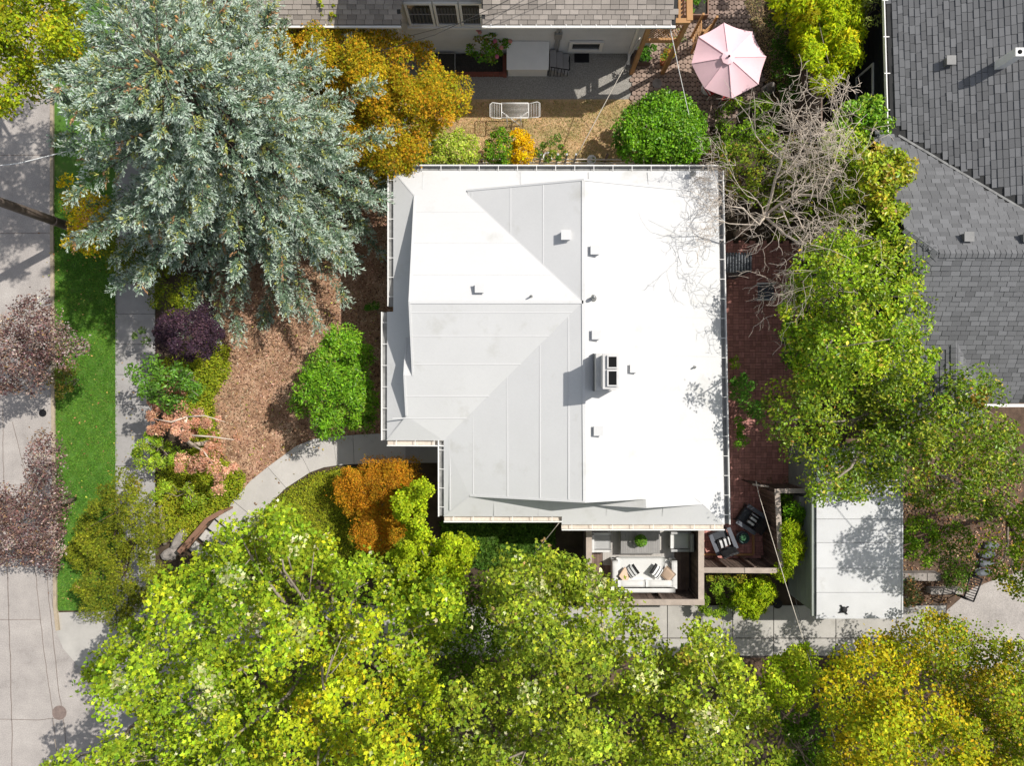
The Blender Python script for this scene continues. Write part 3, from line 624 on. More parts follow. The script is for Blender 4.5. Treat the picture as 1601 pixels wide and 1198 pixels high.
# row of three windows in the wall dormer
for x0, x1 in ((XD0 + .04, XD0 + .98), (XD0 + 1.02, XD0 + 1.86), (XD0 + 1.90, XD1 - .04)):
    mb = MB(); zz0, zz1 = 2.30, 3.82
    for (a, b, c_, d) in ((x0, zz0, x1, zz0 + .09), (x0, zz1 - .1, x1, zz1), (x0, zz0 + .09, x0 + .08, zz1 - .1), (x1 - .08, zz0 + .09, x1, zz1 - .1)): mb.span(a, WY - .09, b, c_, WY - .01, d)
    wf = mb.build('window', M['white'], th)
    mb = MB(); mb.span(x0 + .08, WY - .03, zz0 + .09, x1 - .08, WY - .012, zz1 - .1); mb.build('pane', M['glass'], wf)
    mb = MB(); mb.span(x0 + .08, WY - .045, zz0 + .72, x1 - .08, WY - .028, zz0 + .76); mb.build('glazing_bar', M['tablegrey'], wf)
    for q in range(6): mb = MB(); xx = x0 + .14 + q * (x1 - x0 - .28) / 5; mb.span(xx - .035, WY - .034, zz0 + .12, xx + .035, WY - .031, zz1 - .4); mb.build('blind_slat', M['curtain'], wf)
mb = MB(); mb.span(XD0 - .05, WY - .14, 2.2, XD1 + .05, WY - .005, 2.28); mb.build('window_sill', M['white'], th)
mb = MB(); mb.span(-4.2, WY - .06, 0.1, -4.12, WY - .02, 3.9); mb.span(4.5, WY - .09, 0.1, 4.6, WY - .025, 3.9); mb.beam((4.55, WY - .08, .16), (4.55, WY - .45, .05), .09, .09); mb.build('downspout', M['white'], th)
mb = MB(); mb.span(1.62, WY - .08, 0.2, 1.7, WY - .025, 3.0); mb.span(1.75, WY - .08, 0.2, 1.80, WY - .025, 3.2); mb.span(1.56, WY - .14, 1.45, 1.84, WY - .025, 1.8); mb.build('meter_conduit', M['galv'], th)
# basement window
mb = MB(); x0, x1 = 2.16, 3.45
for (a, b, c_, d) in ((x0, .42, x1, .54), (x0, 1.02, x1, 1.14), (x0, .54, x0 + .13, 1.02), (x1 - .13, .54, x1, 1.02)): mb.span(a, WY - .1, b, c_, WY - .024, d)
bw = mb.build('window', M['white'], th, label='small basement window with a wide white frame'); mb = MB(); mb.span(x0 + .13, WY - .05, .54, x1 - .13, WY - .026, 1.02); mb.build('pane', M['glass'], bw)
# white cellar hatch and steps
mb = MB(); mb.add([(-.16, 12.84, 0), (1.36, 12.84, 0), (1.36, 12.0, 0), (-.16, 12.0, 0), (-.16, 12.84, 1.05), (1.36, 12.84, 1.05), (1.36, 12.0, .62), (-.16, 12.0, .62)], [(4, 7, 6, 5), (0, 4, 5, 1), (2, 6, 7, 3), (1, 5, 6, 2), (3, 7, 4, 0)]); chh = mb.build('cellar_hatch', M['white'], th)
mb = MB(); mb.add([(-.2, 12.84, 1.07), (1.4, 12.84, 1.07), (1.4, 11.96, .64), (-.2, 11.96, .64), (-.2, 12.84, 1.10), (1.4, 12.84, 1.10), (1.4, 11.96, .67), (-.2, 11.96, .67)], [(4, 7, 6, 5), (2, 6, 7, 3), (1, 5, 6, 2), (3, 7, 4, 0), (0, 4, 5, 1)]); mb.build('hatch_lid', M['white'], chh)
for k in range(3): mb = MB(); mb.span(1.46 + .26 * k, 12.0, 0, 1.70 + .26 * k, 12.8, .5 - .16 * k); mb.build('step', M['walk'], th)
mb = MB()
for k in range(6): mb.tube([(1.5 + .13 * k, 11.98, .05), (1.5 + .13 * k, 11.98, .85 - .05 * k)], .014, 5)
mb.tube([(1.46, 11.98, .86), (2.2, 11.98, .6)], .02, 6); mb.tube([(2.2, 11.98, .6), (2.2, 12.5, .6), (2.2, 12.5, 0)], .02, 6); mb.build('step_railing', M['iron'], th)
# cedar porch beside it
po = thing('cedar_porch_frame', 'orange cedar porch frame with lattice panels at the corner of the pale house', 'porch', (5.2, 12.2, 0))
z = 3.98
for a, b, wd in (((4.55, 12.1, z), (5.95, 12.1, z), .16), ((5.93, 12.1, z + .02), (5.86, 16, z + .02), .2), ((4.62, 12.14, 2.6), (5.9, 12.14, 2.6), .12), ((5.6, 12.2, z - .05), (5.6, 16, z - .05), .08)):
    mb = MB(); mb.beam(a, b, wd, .14); mb.build('beam', M['cedar'], po)
for x, yv in ((4.66, 12.12), (5.88, 12.12), (5.85, 15.8)):
    mb = MB(); mb.span(x - .07, yv - .07, 0, x + .07, yv + .07, 3.9); mb.build('post', M['cedar'], po)
for k in range(12):
    mb = MB(); x = 4.75 + k * .1; mb.beam((x, 12.15, 3.85), (min(x + .55, 5.85), 12.15, 3.85 - min(.55, 5.85 - x) * 2), .035, .015); mb.build('lattice_strip', M['cedar'], po)
for k in range(12):
    mb = MB(); x = 5.8 - k * .1; mb.beam((x, 12.17, 3.85), (max(x - .55, 4.7), 12.17, 3.85 - min(.55, x - 4.7) * 2), .035, .015); mb.build('lattice_strip', M['cedar'], po)
for k in range(14):
    mb = MB(); yv = 12.3 + k * .14; mb.beam((5.62, yv, 3.9), (5.84, yv + .2, 3.9), .03, .012); mb.build('lattice_strip', M['cedar'], po)

# garage
ga = thing('flat_roofed_garage', 'low garage with a flat pale sheet roof beside the driveway', 'garage', (12, -6, 0))
g0, g1 = P(1277, 700, 2.6), P(1409, 965, 2.6)
mb = MB(); mb.span(g0.x + .02, g1.y + .06, 0, g1.x - .05, g0.y - .05, 2.42); mb.build('wall', M['garwall'], ga)
for k in range(6): mb = MB(); mb.box((g0.x + .012, (g0.y + g1.y) / 2, .22 + .4 * k), (.02, g0.y - g1.y - .15, .385)); mb.build('siding_board', M['garwall'], ga)
ysr = [700, 735, 774, 812, 849, 889, 927, 966]
for a, b in zip(ysr[:-1], ysr[1:]):
    p, q = P(1277, a, 2.6), P(1409, b, 2.6); mb = MB(); mb.box(((p.x + q.x) / 2, (p.y + q.y) / 2, 2.56), (q.x - p.x, p.y - q.y - .014, .07), rx=.012); mb.build('roof_sheet', M['garroof'], ga)
mb = MB(); mb.span(g0.x + .01, g1.y + .01, 2.44, g1.x - .01, g0.y - .01, 2.52); mb.build('roof_deck', M['joint'], ga)
mb = MB(); mb.span(g0.x - .13, g1.y, 2.38, g0.x - .01, g0.y, 2.5); mb.build('gutter', M['garwall'], ga)
mb = MB(); mb.span(g1.x + .005, g1.y - .02, 2.4, g1.x + .06, g0.y, 2.62); mb.span(g0.x - .02, g1.y - .06, 2.4, g1.x + .06, g1.y - .005, 2.62); mb.build('edge_trim', M['garroof'], ga)
mb = MB(); c = P(1321, 955, 2.7)
for k in range(4): a = k * math.pi / 2 + .6; mb.tube([(c.x + math.cos(a) * .06, c.y + math.sin(a) * .06, 2.63), (c.x + math.cos(a) * .2, c.y + math.sin(a) * .2, 2.63)], .025, 5)
mb.lathe((c.x, c.y, 2.6), [(0.11, 0), (.11, .06), (.07, .09), (.05, .09)], 10); mb.build('roof_bracket', M['black'], ga)
# ------------------------------------------------------------------ deck, patio and their furniture
def rotv(v, a): return Vector((v[0] * math.cos(a) - v[1] * math.sin(a), v[0] * math.sin(a) + v[1] * math.cos(a), v[2] if len(v) > 2 else 0))
def board_wall(parent, a, b, z0, z1, m, name='fence_board', wd=0.14, gap=0.006, seed=0, slope=0.0):
    a, b = Vector((a[0], a[1], 0)), Vector((b[0], b[1], 0)); L = (b - a).length; d = (b - a) / L; n = int(L / wd); r = random.Random(seed); w0 = L / n
    mb = MB(); mb.box((0, 0, (z1 - z0) / 2), (w0 - gap, 0.024, z1 - z0)); me = mb.mesh(name, m); bs = base_of(parent)
    for k in range(n):
        p = a + d * (k + .5) * w0 + Vector((0, 0, z0 + r.uniform(-.02, .0)))
        nrm = Vector((-d.y, d.x, 0)) * r.uniform(-.006, .006)
        link(name, me, parent, p + nrm - bs, (0, 0, math.atan2(d.y, d.x)))
def cap_rail(parent, pts, z, wd=0.2, th_=0.05, m='rail'):
    for a, b in zip(pts[:-1], pts[1:]):
        mb = MB(); mb.beam((a[0], a[1], z), (b[0], b[1], z), wd, th_); mb.build('cap_rail', M[m], parent)
def posts(parent, pts, z0, z1, s=0.09, m='oldwood'):
    for a in pts: mb = MB(); mb.span(a[0] - s / 2, a[1] - s / 2, z0, a[0] + s / 2, a[1] + s / 2, z1); mb.build('post', M[m], parent)

dk = thing('wooden_deck', 'square wooden deck with solid board sides against the white roofed house', 'deck', (4.8, -6.2, 0))
DX0, DX1, DY0, DY1 = 2.80, 6.88, -7.98, -4.55
mb = MB(); mb.box((0, 0, 0), (0.098, DY1 - DY0 - .06, 0.03)); fb = mb.mesh('deck_board', M['deckbrown'])
n = int((DX1 - DX0 - .1) / .104)
for k in range(n): link('deck_board', fb, dk, Vector((DX0 + .1 + k * .104, (DY0 + DY1) / 2, .485)) - base_of(dk))
mb = MB(); mb.span(DX0 + .03, DY0 + .05, .3, DX1 - .03, DY1, .46); mb.build('joist_frame', M['joint'], dk)
board_wall(dk, (DX0, DY1), (DX0, DY0), .05, 1.87, M['oldwood'], 'side_board', seed=1); board_wall(dk, (DX0, DY0), (DX1, DY0), .05, 1.87, M['oldwood'], 'side_board', seed=2); board_wall(dk, (DX1, DY0), (DX1, DY1), .05, 1.87, M['oldwood'], 'side_board', seed=3)
cap_rail(dk, [(DX0, DY1), (DX0, DY0 + .1)], 1.9, .21); cap_rail(dk, [(DX0 - .1, DY0), (DX1 + .12, DY0)], 1.902, .21); cap_rail(dk, [(DX1, DY0 + .1), (DX1, DY1)], 1.9, .21)
posts(dk, [(DX0 + .07, DY0 + .08), (DX1 - .07, DY0 + .08), (4.15, DY0 + .07), (5.5, DY0 + .07)], .5, 1.86)
rug = thing('outdoor_rug', 'pale grey ribbed outdoor rug under the deck table', 'rug', (4.85, -6.2, .5))
mb = MB(); mb.span(3.48, -7.0, .502, 6.22, -4.9, .516); mb.build('rug_base', M['deckgrey'], rug)
mb = MB(); mb.box((0, 0, 0), (0.05, 2.06, .008)); rib = mb.mesh('rib', M['deckgrey'])
for k in range(45): link('rib', rib, rug, Vector((3.52 + k * .0605, -5.95, .518)) - base_of(rug))

def striped_pillow(name, label, loc, size, rz, rx, ry, group, n=10, cols=('black', 'stripew')):
    t = thing(name, label, 'pillow', loc, group)
    mb = MB(); mb.cushion(loc, size, rz, rx, ry, n, .4, .25); o = mb.build('cover', M[cols[0]], t); o.data.materials.append(M[cols[1]])
    for i, p in enumerate(o.data.polygons):
        c = Euler((rx, ry, rz)).to_matrix().transposed() @ (p.center)
        u = (c.x / size[0] + .5)
        if .2 < u < .36 or .50 < u < .66 or .80 < u < .93: p.material_index = 1
    mb = MB(); m3 = Euler((rx, ry, rz)).to_matrix(); hx, hy = size[0] / 2 * .95, size[1] / 2 * .95; cc = [Vector(loc) + m3 @ Vector(q) for q in ((-hx, -hy, 0), (hx, -hy, 0), (hx, hy, 0), (-hx, hy, 0))]
    for a, b in zip(cc, cc[1:] + cc[:1]): mb.tube([a, b], .012, 5)
    mb.build('piping', M[cols[0]], t); return t
sf = thing('outdoor_sofa', 'off-white outdoor sofa with loose cushions at the south side of the deck', 'sofa', (4.95, -7.2, .5))
mb = MB(); mb.span(3.86, -7.75, .5, 6.14, -6.72, .78); mb.build('base', M['fabric'], sf)
for x0, x1, yf in ((3.98, 5.86, -6.60), (5.64, 6.02, -6.80)):
    pass
mb = MB(); mb.cushion((4.86, -7.08, .87), (1.84, .98, .22), n=10, puff=.2, edge=.7); mb.build('seat_cushion', M['fabric'], sf)
mb = MB(); mb.cushion((5.86, -7.18, .84), (.34, .72, .18), n=6, puff=.2, edge=.7); mb.build('seat_cushion', M['fabric'], sf)
for x in (3.88, 6.10):
    mb = MB(); mb.cushion((x, -7.2, .82), (.20, 1.06, .66), n=8, puff=.2, edge=.85); mb.build('arm', M['fabric'], sf)
mb = MB(); mb.cushion((4.99, -7.74, .92), (2.2, .16, .8), n=8, puff=.1, edge=.9); mb.build('backrest', M['fabric'], sf)
for x in (4.46, 5.50):
    mb = MB(); mb.cushion((x, -7.52, 1.12), (1.03, .24, .46), rx=-.22, n=8, puff=.3, edge=.6); mb.build('back_cushion', M['fabric'], sf)
for x, yv in ((3.9, -7.68), (6.08, -7.68), (3.9, -6.8), (6.08, -6.8)): mb = MB(); mb.span(x - .03, yv - .03, .5, x + .03, yv + .03, .56); mb.build('leg', M['black'], sf)
G = 'throw pillows on the deck sofa'
t = thing('throw_pillow', 'plain peach pillow at the left end of the deck sofa', 'pillow', (4.24, -7.22, 1.1), G); mb = MB(); mb.cushion((4.24, -7.22, 1.12), (.44, .44, .13), rz=.85, rx=.35, ry=.5, n=10, edge=.2); mb.build('cover', M['peach'], t)
t = thing('throw_pillow', 'plain peach pillow at the right end of the deck sofa', 'pillow', (5.82, -7.22, 1.1), G); mb = MB(); mb.cushion((5.84, -7.18, 1.12), (.46, .46, .13), rz=-.75, rx=.3, ry=-.45, n=10, edge=.2); mb.build('cover', M['peach'], t)
striped_pillow('throw_pillow', 'black and white striped pillow on the left half of the deck sofa', (4.5, -7.06, 1.15), (.42, .40, .14), -2.45, .3, .3, G)
striped_pillow('throw_pillow', 'black and white striped pillow on the right half of the deck sofa', (5.42, -7.06, 1.15), (.46, .42, .14), -.72, -.25, .3, G)
ct = thing('coffee_table', 'grey slatted coffee table on the deck rug', 'coffee table', (4.85, -6.0, .5))
mb = MB(); mb.box((0, 0, 0), (.083, .82, .03)); sl = mb.mesh('table_slat', M['tablegrey'])
for k in range(17): link('table_slat', sl, ct, Vector((4.155 + k * .087, -6.01, .9)) - base_of(ct))
mb = MB(); mb.span(4.11, -6.46, .78, 5.60, -6.425, .915); mb.span(4.11, -5.595, .78, 5.60, -5.56, .915); mb.build('apron', M['tablegrey'], ct)
for x in (4.2, 5.5):
    for yv in (-6.35, -5.67): mb = MB(); mb.span(x - .04, yv - .04, .5, x + .04, yv + .04, .86); mb.build('leg', M['tablegrey'], ct)
def armchair(label, x, yv, ang, m1, m2):
    t = thing('deck_armchair', label, 'armchair', (x, yv, .5), 'armchairs on the deck')
    def bx(name, c, s, m, rx=0.0):
        mb = MB(); p = Vector((x, yv, .5)) + rotv(c, ang); mb.cushion(p, s, ang, n=6, puff=.1, edge=.85); mb.build(name, M[m], t)
    bx('seat', (0, .04, .34), (.56, .66, .2), m2); bx('backrest', (0, -.36, .5), (.66, .14, .62), m1)
    for s_ in (-1, 1): bx('arm', (s_ * .33, .0, .38), (.09, .76, .42), m1)
    for a in (-1, 1):
        for b in (-1, 1): p = Vector((x, yv, .5)) + rotv((a * .3, b * .33, 0), ang); mb = MB(); mb.span(p.x - .025, p.y - .025, .5, p.x + .025, p.y + .025, .66); mb.build('leg', M['black'], t)
armchair('white upholstered armchair at the left of the deck table', 3.36, -6.0, -math.pi / 2, 'fabric', 'fabricgrey')
armchair('armchair at the right of the deck table, coloured grey for shade', 6.36, -5.98, math.pi / 2, 'fabricgrey', 'fabric')  # grey back and arms put shade into the fabric colour

# brick patio screen
sc_ = thing('patio_screen_fence', 'weathered board fence around the sunken brick patio corner', 'fence', (9.0, -6, 0))
FA, FB, FC, FD, FE = (7.0, -6.84), (9.83, -6.86), (9.68, -3.95), (10.75, -3.95), (8.95, -3.78)
board_wall(sc_, FA, FB, .02, 1.77, M['oldwood'], seed=5, gap=.018); board_wall(sc_, FB, FC, .02, 1.77, M['oldwood'], seed=6, gap=.018); board_wall(sc_, FC, FD, .02, 1.72, M['oldwood'], seed=7); board_wall(sc_, FE, (9.55, -3.86), .02, 1.3, M['oldwood'], seed=8)
cap_rail(sc_, [(FA[0], FA[1]), (FB[0] + .1, FB[1])], 1.8, .19); cap_rail(sc_, [(FB[0], FB[1] + .1), (FC[0], FC[1] + .08)], 1.798, .19); cap_rail(sc_, [(FC[0] + .1, FC[1]), FD], 1.75, .17); cap_rail(sc_, [FE, (9.55, -3.86)], 1.32, .07)
posts(sc_, [(9.76, -6.78), (9.60, -4.05), (7.9, -6.77), (8.9, -6.77), (9.70, -5.4), (10.8, -3.95)], 0, 1.76)
mb = MB(); mb.span(7.05, -6.72, .02, 9.4, -6.66, .14); mb.build('edge_board', M['cedar'], sc_); mb = MB(); mb.span(9.36, -6.66, .02, 9.44, -5.2, .12); mb.build('edge_board', M['cedar'], sc_)
mb = MB(); mb.span(10.62, -4.6, .0, 10.95, -4.2, 1.5); mb.build('pillar', M['walk'], sc_)

def club_chair(label, px, py, ang):
    p0 = P(px, py, .4); x, yv = p0.x, p0.y
    t = thing('patio_chair', label, 'chair', (x, yv, 0), 'black chairs on the brick patio')
    def bx(name, c, s, m, tilt=0.0):
        mb = MB(); mb.box(Vector((x, yv, 0)) + rotv(c, ang), s, ang, tilt); return mb.build(name, M[m], t)
    bx('seat', (0, .05, .36), (.56, .66, .1), 'charcoal', .08)
    for k in range(6): bx('back_slat', (-.255 + k * .102, -.42, .62), (.09, .035, .62), 'charcoal', .28)
    for s_ in (-1, 1):
        bx('arm', (s_ * .37, -.02, .56), (.15, .86, .035), 'bluegrey')
        for b in (-.34, .34): bx('leg', (s_ * .35, b, .27), (.06, .08, .54), 'charcoal')
    bx('front_apron', (0, .38, .3), (.7, .04, .16), 'black')
    c = Vector((x, yv, 0)) + rotv((0, -.06, .58), ang)
    return t, x, yv, c
for label, px, py, ang, w1, w2 in (('black patio chair beside the fence, turned toward the house corner', 1172, 811, math.radians(56), 'black and white striped pillow on the chair beside the fence', 'black throw over the chair beside the fence'),
                             ('black patio chair beside the deck wall, facing up the patio', 1129, 845, math.radians(22), 'black and white striped pillow on the chair beside the deck wall', 'black throw over the chair beside the deck wall')):
    t, x, yv, c = club_chair(label, px, py, ang)
    striped_pillow('chair_pillow', w1, tuple(c), (.52, .42, .14), ang, .5, 0, 'striped pillows on the patio chairs', 12)
    tb = thing('throw_blanket', w2, 'blanket', (x, yv, .6), 'throws on the patio chairs')
    mb = MB(); ptsb = [(-.30, .72), (-.36, .84), (-.42, .98), (-.50, .97), (-.56, .7)]; k0 = len(ptsb); vs_ = []
    rr = random.Random(px)
    for (yy, zz) in ptsb:
        for q in range(7): vs_.append(Vector((x, yv, 0)) + rotv((-.3 + .1 * q, yy + rr.uniform(-.015, .015), zz + rr.uniform(0, .03)), ang))
    vs2 = [v + Vector((0, 0, .03)) for v in vs_]; N7 = len(vs_)
    fs = []
    for i in range(k0 - 1):
        for q in range(6): a = i * 7 + q; fs += [(a, a + 1, a + 8, a + 7)[::-1], (N7 + a, N7 + a + 1, N7 + a + 8, N7 + a + 7)]
    mb.add(vs_ + vs2, fs); mb.build('cloth', M['black'], tb)
    mb = MB()
    for q in range(14): p = Vector((x, yv, 0)) + rotv((-.3 + .046 * q, -.56, .7), ang); mb.beam(p, p - Vector((0, 0, .07)), .012, .012)
    mb.build('fringe', M['black'], tb)
p = P(1161, 841, .45)
st_ = thing('side_table', 'small round dark side table between the patio chairs', 'side table', (p.x, p.y, 0))
mb = MB(); mb.lathe((p.x, p.y, 0), [(.25, .42), (.26, .44), (.25, .46)], 20); mb.build('top', M['charcoal'], st_)
for k in range(3): a = k * 2.094; mb = MB(); mb.tube([(p.x + .2 * math.cos(a), p.y + .2 * math.sin(a), 0), (p.x + .12 * math.cos(a), p.y + .12 * math.sin(a), .42)], .018, 6); mb.build('leg', M['charcoal'], st_)
pot1 = thing('potted_succulent', 'succulent in a dark green bowl on the small round patio table', 'plant', (p.x, p.y, .46))
mb = MB(); mb.lathe((p.x + .02, p.y, .46), [(.09, 0), (.19, .1), (.2, .15), (.17, .15), (.16, .1), (0.01, .09)], 20); mb.build('bowl', M['tablegreen'], pot1)

# ------------------------------------------------------------------ parasol and what stands near it
um = thing('patio_parasol', 'faded pink octagonal parasol open over the paver patio', 'parasol', (7.7, 11.6, 0))
oct_ = [(1132, 35), (1176, 49), (1198, 88.5), (1186, 131.5), (1144, 153.5), (1102, 138), (1081, 99), (1092, 57)]
rim = [P(a, b, 2.08) for a, b in oct_]; ap = P(1139, 89, 2.72)
for k in range(8):
    a, b = rim[k], rim[(k + 1) % 8]; vs_ = []; nn = 6; fs = []
    for i in range(nn + 1):
        for j in range(nn + 1):
            t = i / nn; s_ = j / nn; q = ap.lerp(a.lerp(b, s_), t); q = q - Vector((0, 0, .07 * math.sin(math.pi * s_) * t)); q += (ap.lerp((a + b) / 2, .5) - q) * 0.02 * math.sin(math.pi * s_)
            vs_.append(q)
    for i in range(nn):
        for j in range(nn): c = i * (nn + 1) + j; fs.append((c, c + nn + 1, c + nn + 2, c + 1))
    mb = MB(); mb.add(vs_, fs, True); mb.build('canopy_panel', M['pink'], um)
    mb = MB(); mb.beam(ap - Vector((0, 0, .03)), a - Vector((0, 0, .03)), .02, .03); mb.build('rib', M['pole'], um)
for k in range(8): mb = MB(); mb.beam(rim[k] + Vector((0, 0, .012)), ap + Vector((0, 0, .012)), .02, .012); mb.build('panel_seam', M['pink'], um)
mb = MB(); mb.lathe((ap.x, ap.y, ap.z - .045), [(.24, 0), (.14, .035), (.05, .06), (.03, .065)], 8, False); mb.build('vent_cap', M['pink'], um)
mb = MB(); mb.lathe((ap.x, ap.y, ap.z + .05), [(.035, 0), (.045, .04), (.02, .09)], 8); mb.build('finial', M['black'], um)
mb = MB(); mb.tube([(ap.x, ap.y, 0), (ap.x, ap.y, 2.7)], .022, 8); mb.lathe((ap.x, ap.y, 0), [(.25, 0), (.25, .07), (.05, .1), (.04, .3)], 16); mb.build('pole', M['white'], um)
def red_chair(label, px, py, ang):
    p = P(px, py, .5); t = thing('garden_chair', label, 'chair', (p.x, p.y, 0), 'red chairs under the parasol')
    def bx(name, c, s, m, tilt=0.0): mb = MB(); mb.box(Vector((p.x, p.y, 0)) + rotv(c, ang), s, ang, tilt); mb.build(name, M[m], t)
    bx('seat', (0, 0, .44), (.46, .44, .04), 'red'); bx('backrest', (0, -.25, .72), (.46, .04, .46), 'red', .18)
    for a in (-1, 1):
        for b in (-1, 1): bx('leg', (a * .22, b * .2, .22), (.03, .03, .44), 'white')
        bx('arm', (a * .25, -.02, .62), (.04, .46, .03), 'white')
red_chair('red garden chair at the left below the parasol edge', 1113, 137, math.radians(215)); red_chair('red garden chair below the bottom corner of the parasol', 1139, 147, math.radians(175))
p = P(1201, 138, .3); sta = thing('garden_statue', 'small grey stone figure at the lawn edge right of the parasol', 'statue', (p.x, p.y, 0))
for (dx, dy, z0, rr, nm) in ((0, 0, 0, .2, 'plinth'), (.02, .0, .3, .17, 'torso'), (0.02, .0, .56, .11, 'head')):
    mb = MB(); mb.lathe((p.x + dx, p.y + dy, z0), [(rr, 0), (rr * 1.05, rr * .7), (rr * .8, rr * 1.3), (rr * .3, rr * 1.75)], 10); mb.build(nm, M['stone'], sta)
for s_ in (-1, 1): mb = MB(); mb.tube([(p.x + s_ * .15, p.y, .5), (p.x + s_ * .22, p.y - .1, .3), (p.x + s_ * .08, p.y - .2, .3)], .05, 6); mb.build('arm', M['stone'], sta)

# drying rack
dz = 0.95; q = lambda a, b, h=dz: P(a, b, h)
rk = thing('drying_rack', 'white folding drying rack with open wings on the dry lawn', 'drying rack', P(805, 178))
def tubes(name, segs, rr): 
    mb = MB()
    for s_ in segs: mb.tube([q(*a) if len(a) == 2 else P(*a) for a in s_], rr, 5)
    mb.build(name, M['white'], rk)
tubes('frame', [[(784, 161), (826, 161)], [(784, 161), (784, 184)], [(826, 161), (826, 184)], [(784, 184), (826, 184)]], .022)
tubes('wing_frame', [[(784, 162), (770, 160), (766, 163), (766, 182), (770, 184), (784, 185)]], .016); tubes('wing_frame', [[(826, 162), (840, 159), (844, 161), (844, 182), (840, 183), (826, 184)]], .016)
tubes('wing_wires', [[(768 + 2.6 * k, 161), (768 + 2.6 * k, 184)] for k in range(6)], .007); tubes('wing_wires', [[(828.5 + 2.6 * k, 161), (828.5 + 2.6 * k, 184)] for k in range(6)], .007); tubes('line_wires', [[(785, 163 + 1.9 * k), (825, 163 + 1.9 * k)] for k in range(11)], .006)
for a, b in (((785, 175), (813, 196, .02)), ((825, 175), (797, 196, .02)), ((792, 181, .9), (793, 200, .02)), ((814, 181, .9), (815, 202, .02))): tubes('leg', [[a, b]], .02)
# little garden fence between the gardens
gf = thing('garden_fence', 'low grey post fence behind the white roof gutter', 'fence', P(880, 250))
for x in (700, 752, 845.5, 872.5, 886.5, 901, 950, 1000, 1050):
    b = P(x, 241, 1.3); mb = MB(); mb.span(b.x - .035, b.y - .035, 0, b.x + .035, b.y + .035, 1.3); mb.build('post', M['galv'] if 840 < x < 910 else M['oldwood'], gf)
for k, h in enumerate((.35, .75)):
    a, b = P(690, 241, 1.3), P(1090, 241, 1.3); mb = MB(); mb.span(a.x, a.y - .05, h, b.x, a.y - .02, h + .09); mb.build('rail', M['cablepale'], gf)
p = P(856, 245, 1.0); ar_ = thing('horseshoe_ornament', 'white horseshoe shaped garden ornament on the low fence', 'ornament', (p.x, p.y, 0))
mb = MB(); mb.tube([(p.x + .16 * math.cos(a), p.y + .16 * math.sin(a), 1.0) for a in [math.radians(-50 + 28 * k) for k in range(11)]], .03, 6); mb.build('ring', M['white'], ar_); mb = MB(); mb.tube([(p.x, p.y + .15, 0), (p.x, p.y + .15, 1.0)], .02, 5); mb.build('stake', M['galv'], ar_)
p = P(925, 249, .5); wp = thing('white_planter', 'small white urn planter in the border by the low fence', 'planter', (p.x, p.y, 0))
mb = MB(); mb.lathe((p.x, p.y, 0), [(.1, 0), (.07, .12), (.16, .3), (.18, .5), (.15, .5), (.13, .42), (.01, .42)], 12); mb.build('urn', M['white'], wp); mb = MB(); mb.lathe((p.x, p.y, .0), [(.15, 0), (.15, .05)], 12); mb.build('foot', M['white'], wp)

# things along the house behind
dm = thing('door_mat', 'black door mat on the ground below the basement window', 'door mat', P(909, 90)); mb = MB(); mb.boxp(898, 82.5, 921, 97, .012, .03); mb.build('mat', M['black'], dm); mb = MB(); mb.boxp(899, 83.5, 920, 96, .03, .034); mb.build('bristles', M['iron'], dm)
be = thing('raised_bed', 'raised planting bed with red brick edging along the pale house', 'planter', P(740, 100))
mb = MB(); mb.box((0, 0, 0), (.21, .1, .24)); eb = mb.mesh('edging_brick', M['redbrown']); a = P(684, 118); b = P(790, 118)
for k in range(12): link('edging_brick', eb, be, Vector((a.x + .11 + k * .22, a.y, .12)) - base_of(be))
mb = MB(); mb.boxp(786, 85, 792, 116, 0, .3); mb.build('side_plank', M['redbrown'], be); mb = MB(); mb.boxp(680, 84, 786, 115, 0, .12); mb.build('bed_soil', M['darkgravel'], be)
cf = thing('cold_frame', 'grey framed cold frame in the raised bed', 'cold frame', P(702, 98))
mb = MB(); mb.boxp(684, 82, 712, 113, .12, .3); mb.build('box', M['darkgravel'], cf); mb = MB()
for (a, b, c_, d) in ((684, 82, 712, 83.2), (684, 112, 712, 113.4), (710.6, 83.2, 712, 112), (684, 83.2, 685.3, 112)): mb.boxp(a, b, c_, d, .3, .33)
mb.build('frame', M['galv'], cf)
def planter_box(name, label, a, b, c_, d, h, m='cedar'):
    t = thing(name, label, 'planter', P((a + c_) / 2, (b + d) / 2)); p, q_ = P(a, b, h), P(c_, d, h)
    for nm, (x0, y0, x1, y1) in (('side_board', (p.x, p.y - .04, q_.x, p.y)), ('side_board', (p.x, q_.y, q_.x, q_.y + .04)), ('end_board', (p.x, q_.y + .04, p.x + .04, p.y - .04)), ('end_board', (q_.x - .04, q_.y + .04, q_.x, p.y - .04))):
        mb = MB(); mb.span(x0, y0, 0, x1, y1, h); mb.build(nm, M[m], t)
    mb = MB(); mb.span(p.x + .04, q_.y + .04, 0, q_.x - .04, p.y - .04, h - .08); mb.build('potting_soil', M['darkgravel'], t); return t
planter_box('planter_box', 'weathered wooden planter box below the cedar porch frame', 992, 78, 1018, 97, .4, 'oldwood'); planter_box('planter_box', 'wooden planter box below the corner trellis at the top edge', 1070, -12, 1108, 23, .4, 'handrail')
tr_ = thing('corner_trellis', 'brown wooden corner trellis beside the flower planter at the top edge', 'trellis', P(1110, 5))
for k in range(7):
    for (x0, y0, x1, y1) in (((7.0, 13.4, 7.0, 12.9)), ((7.0, 12.9, 7.5, 13.4))):
        a = Vector((x0, y0, .3 + .2 * k)); b = Vector((x1, y1, .3 + .2 * k)); mb = MB(); mb.beam(a, b, .03, .05); mb.build('lattice_strip', M['cedar'], tr_)
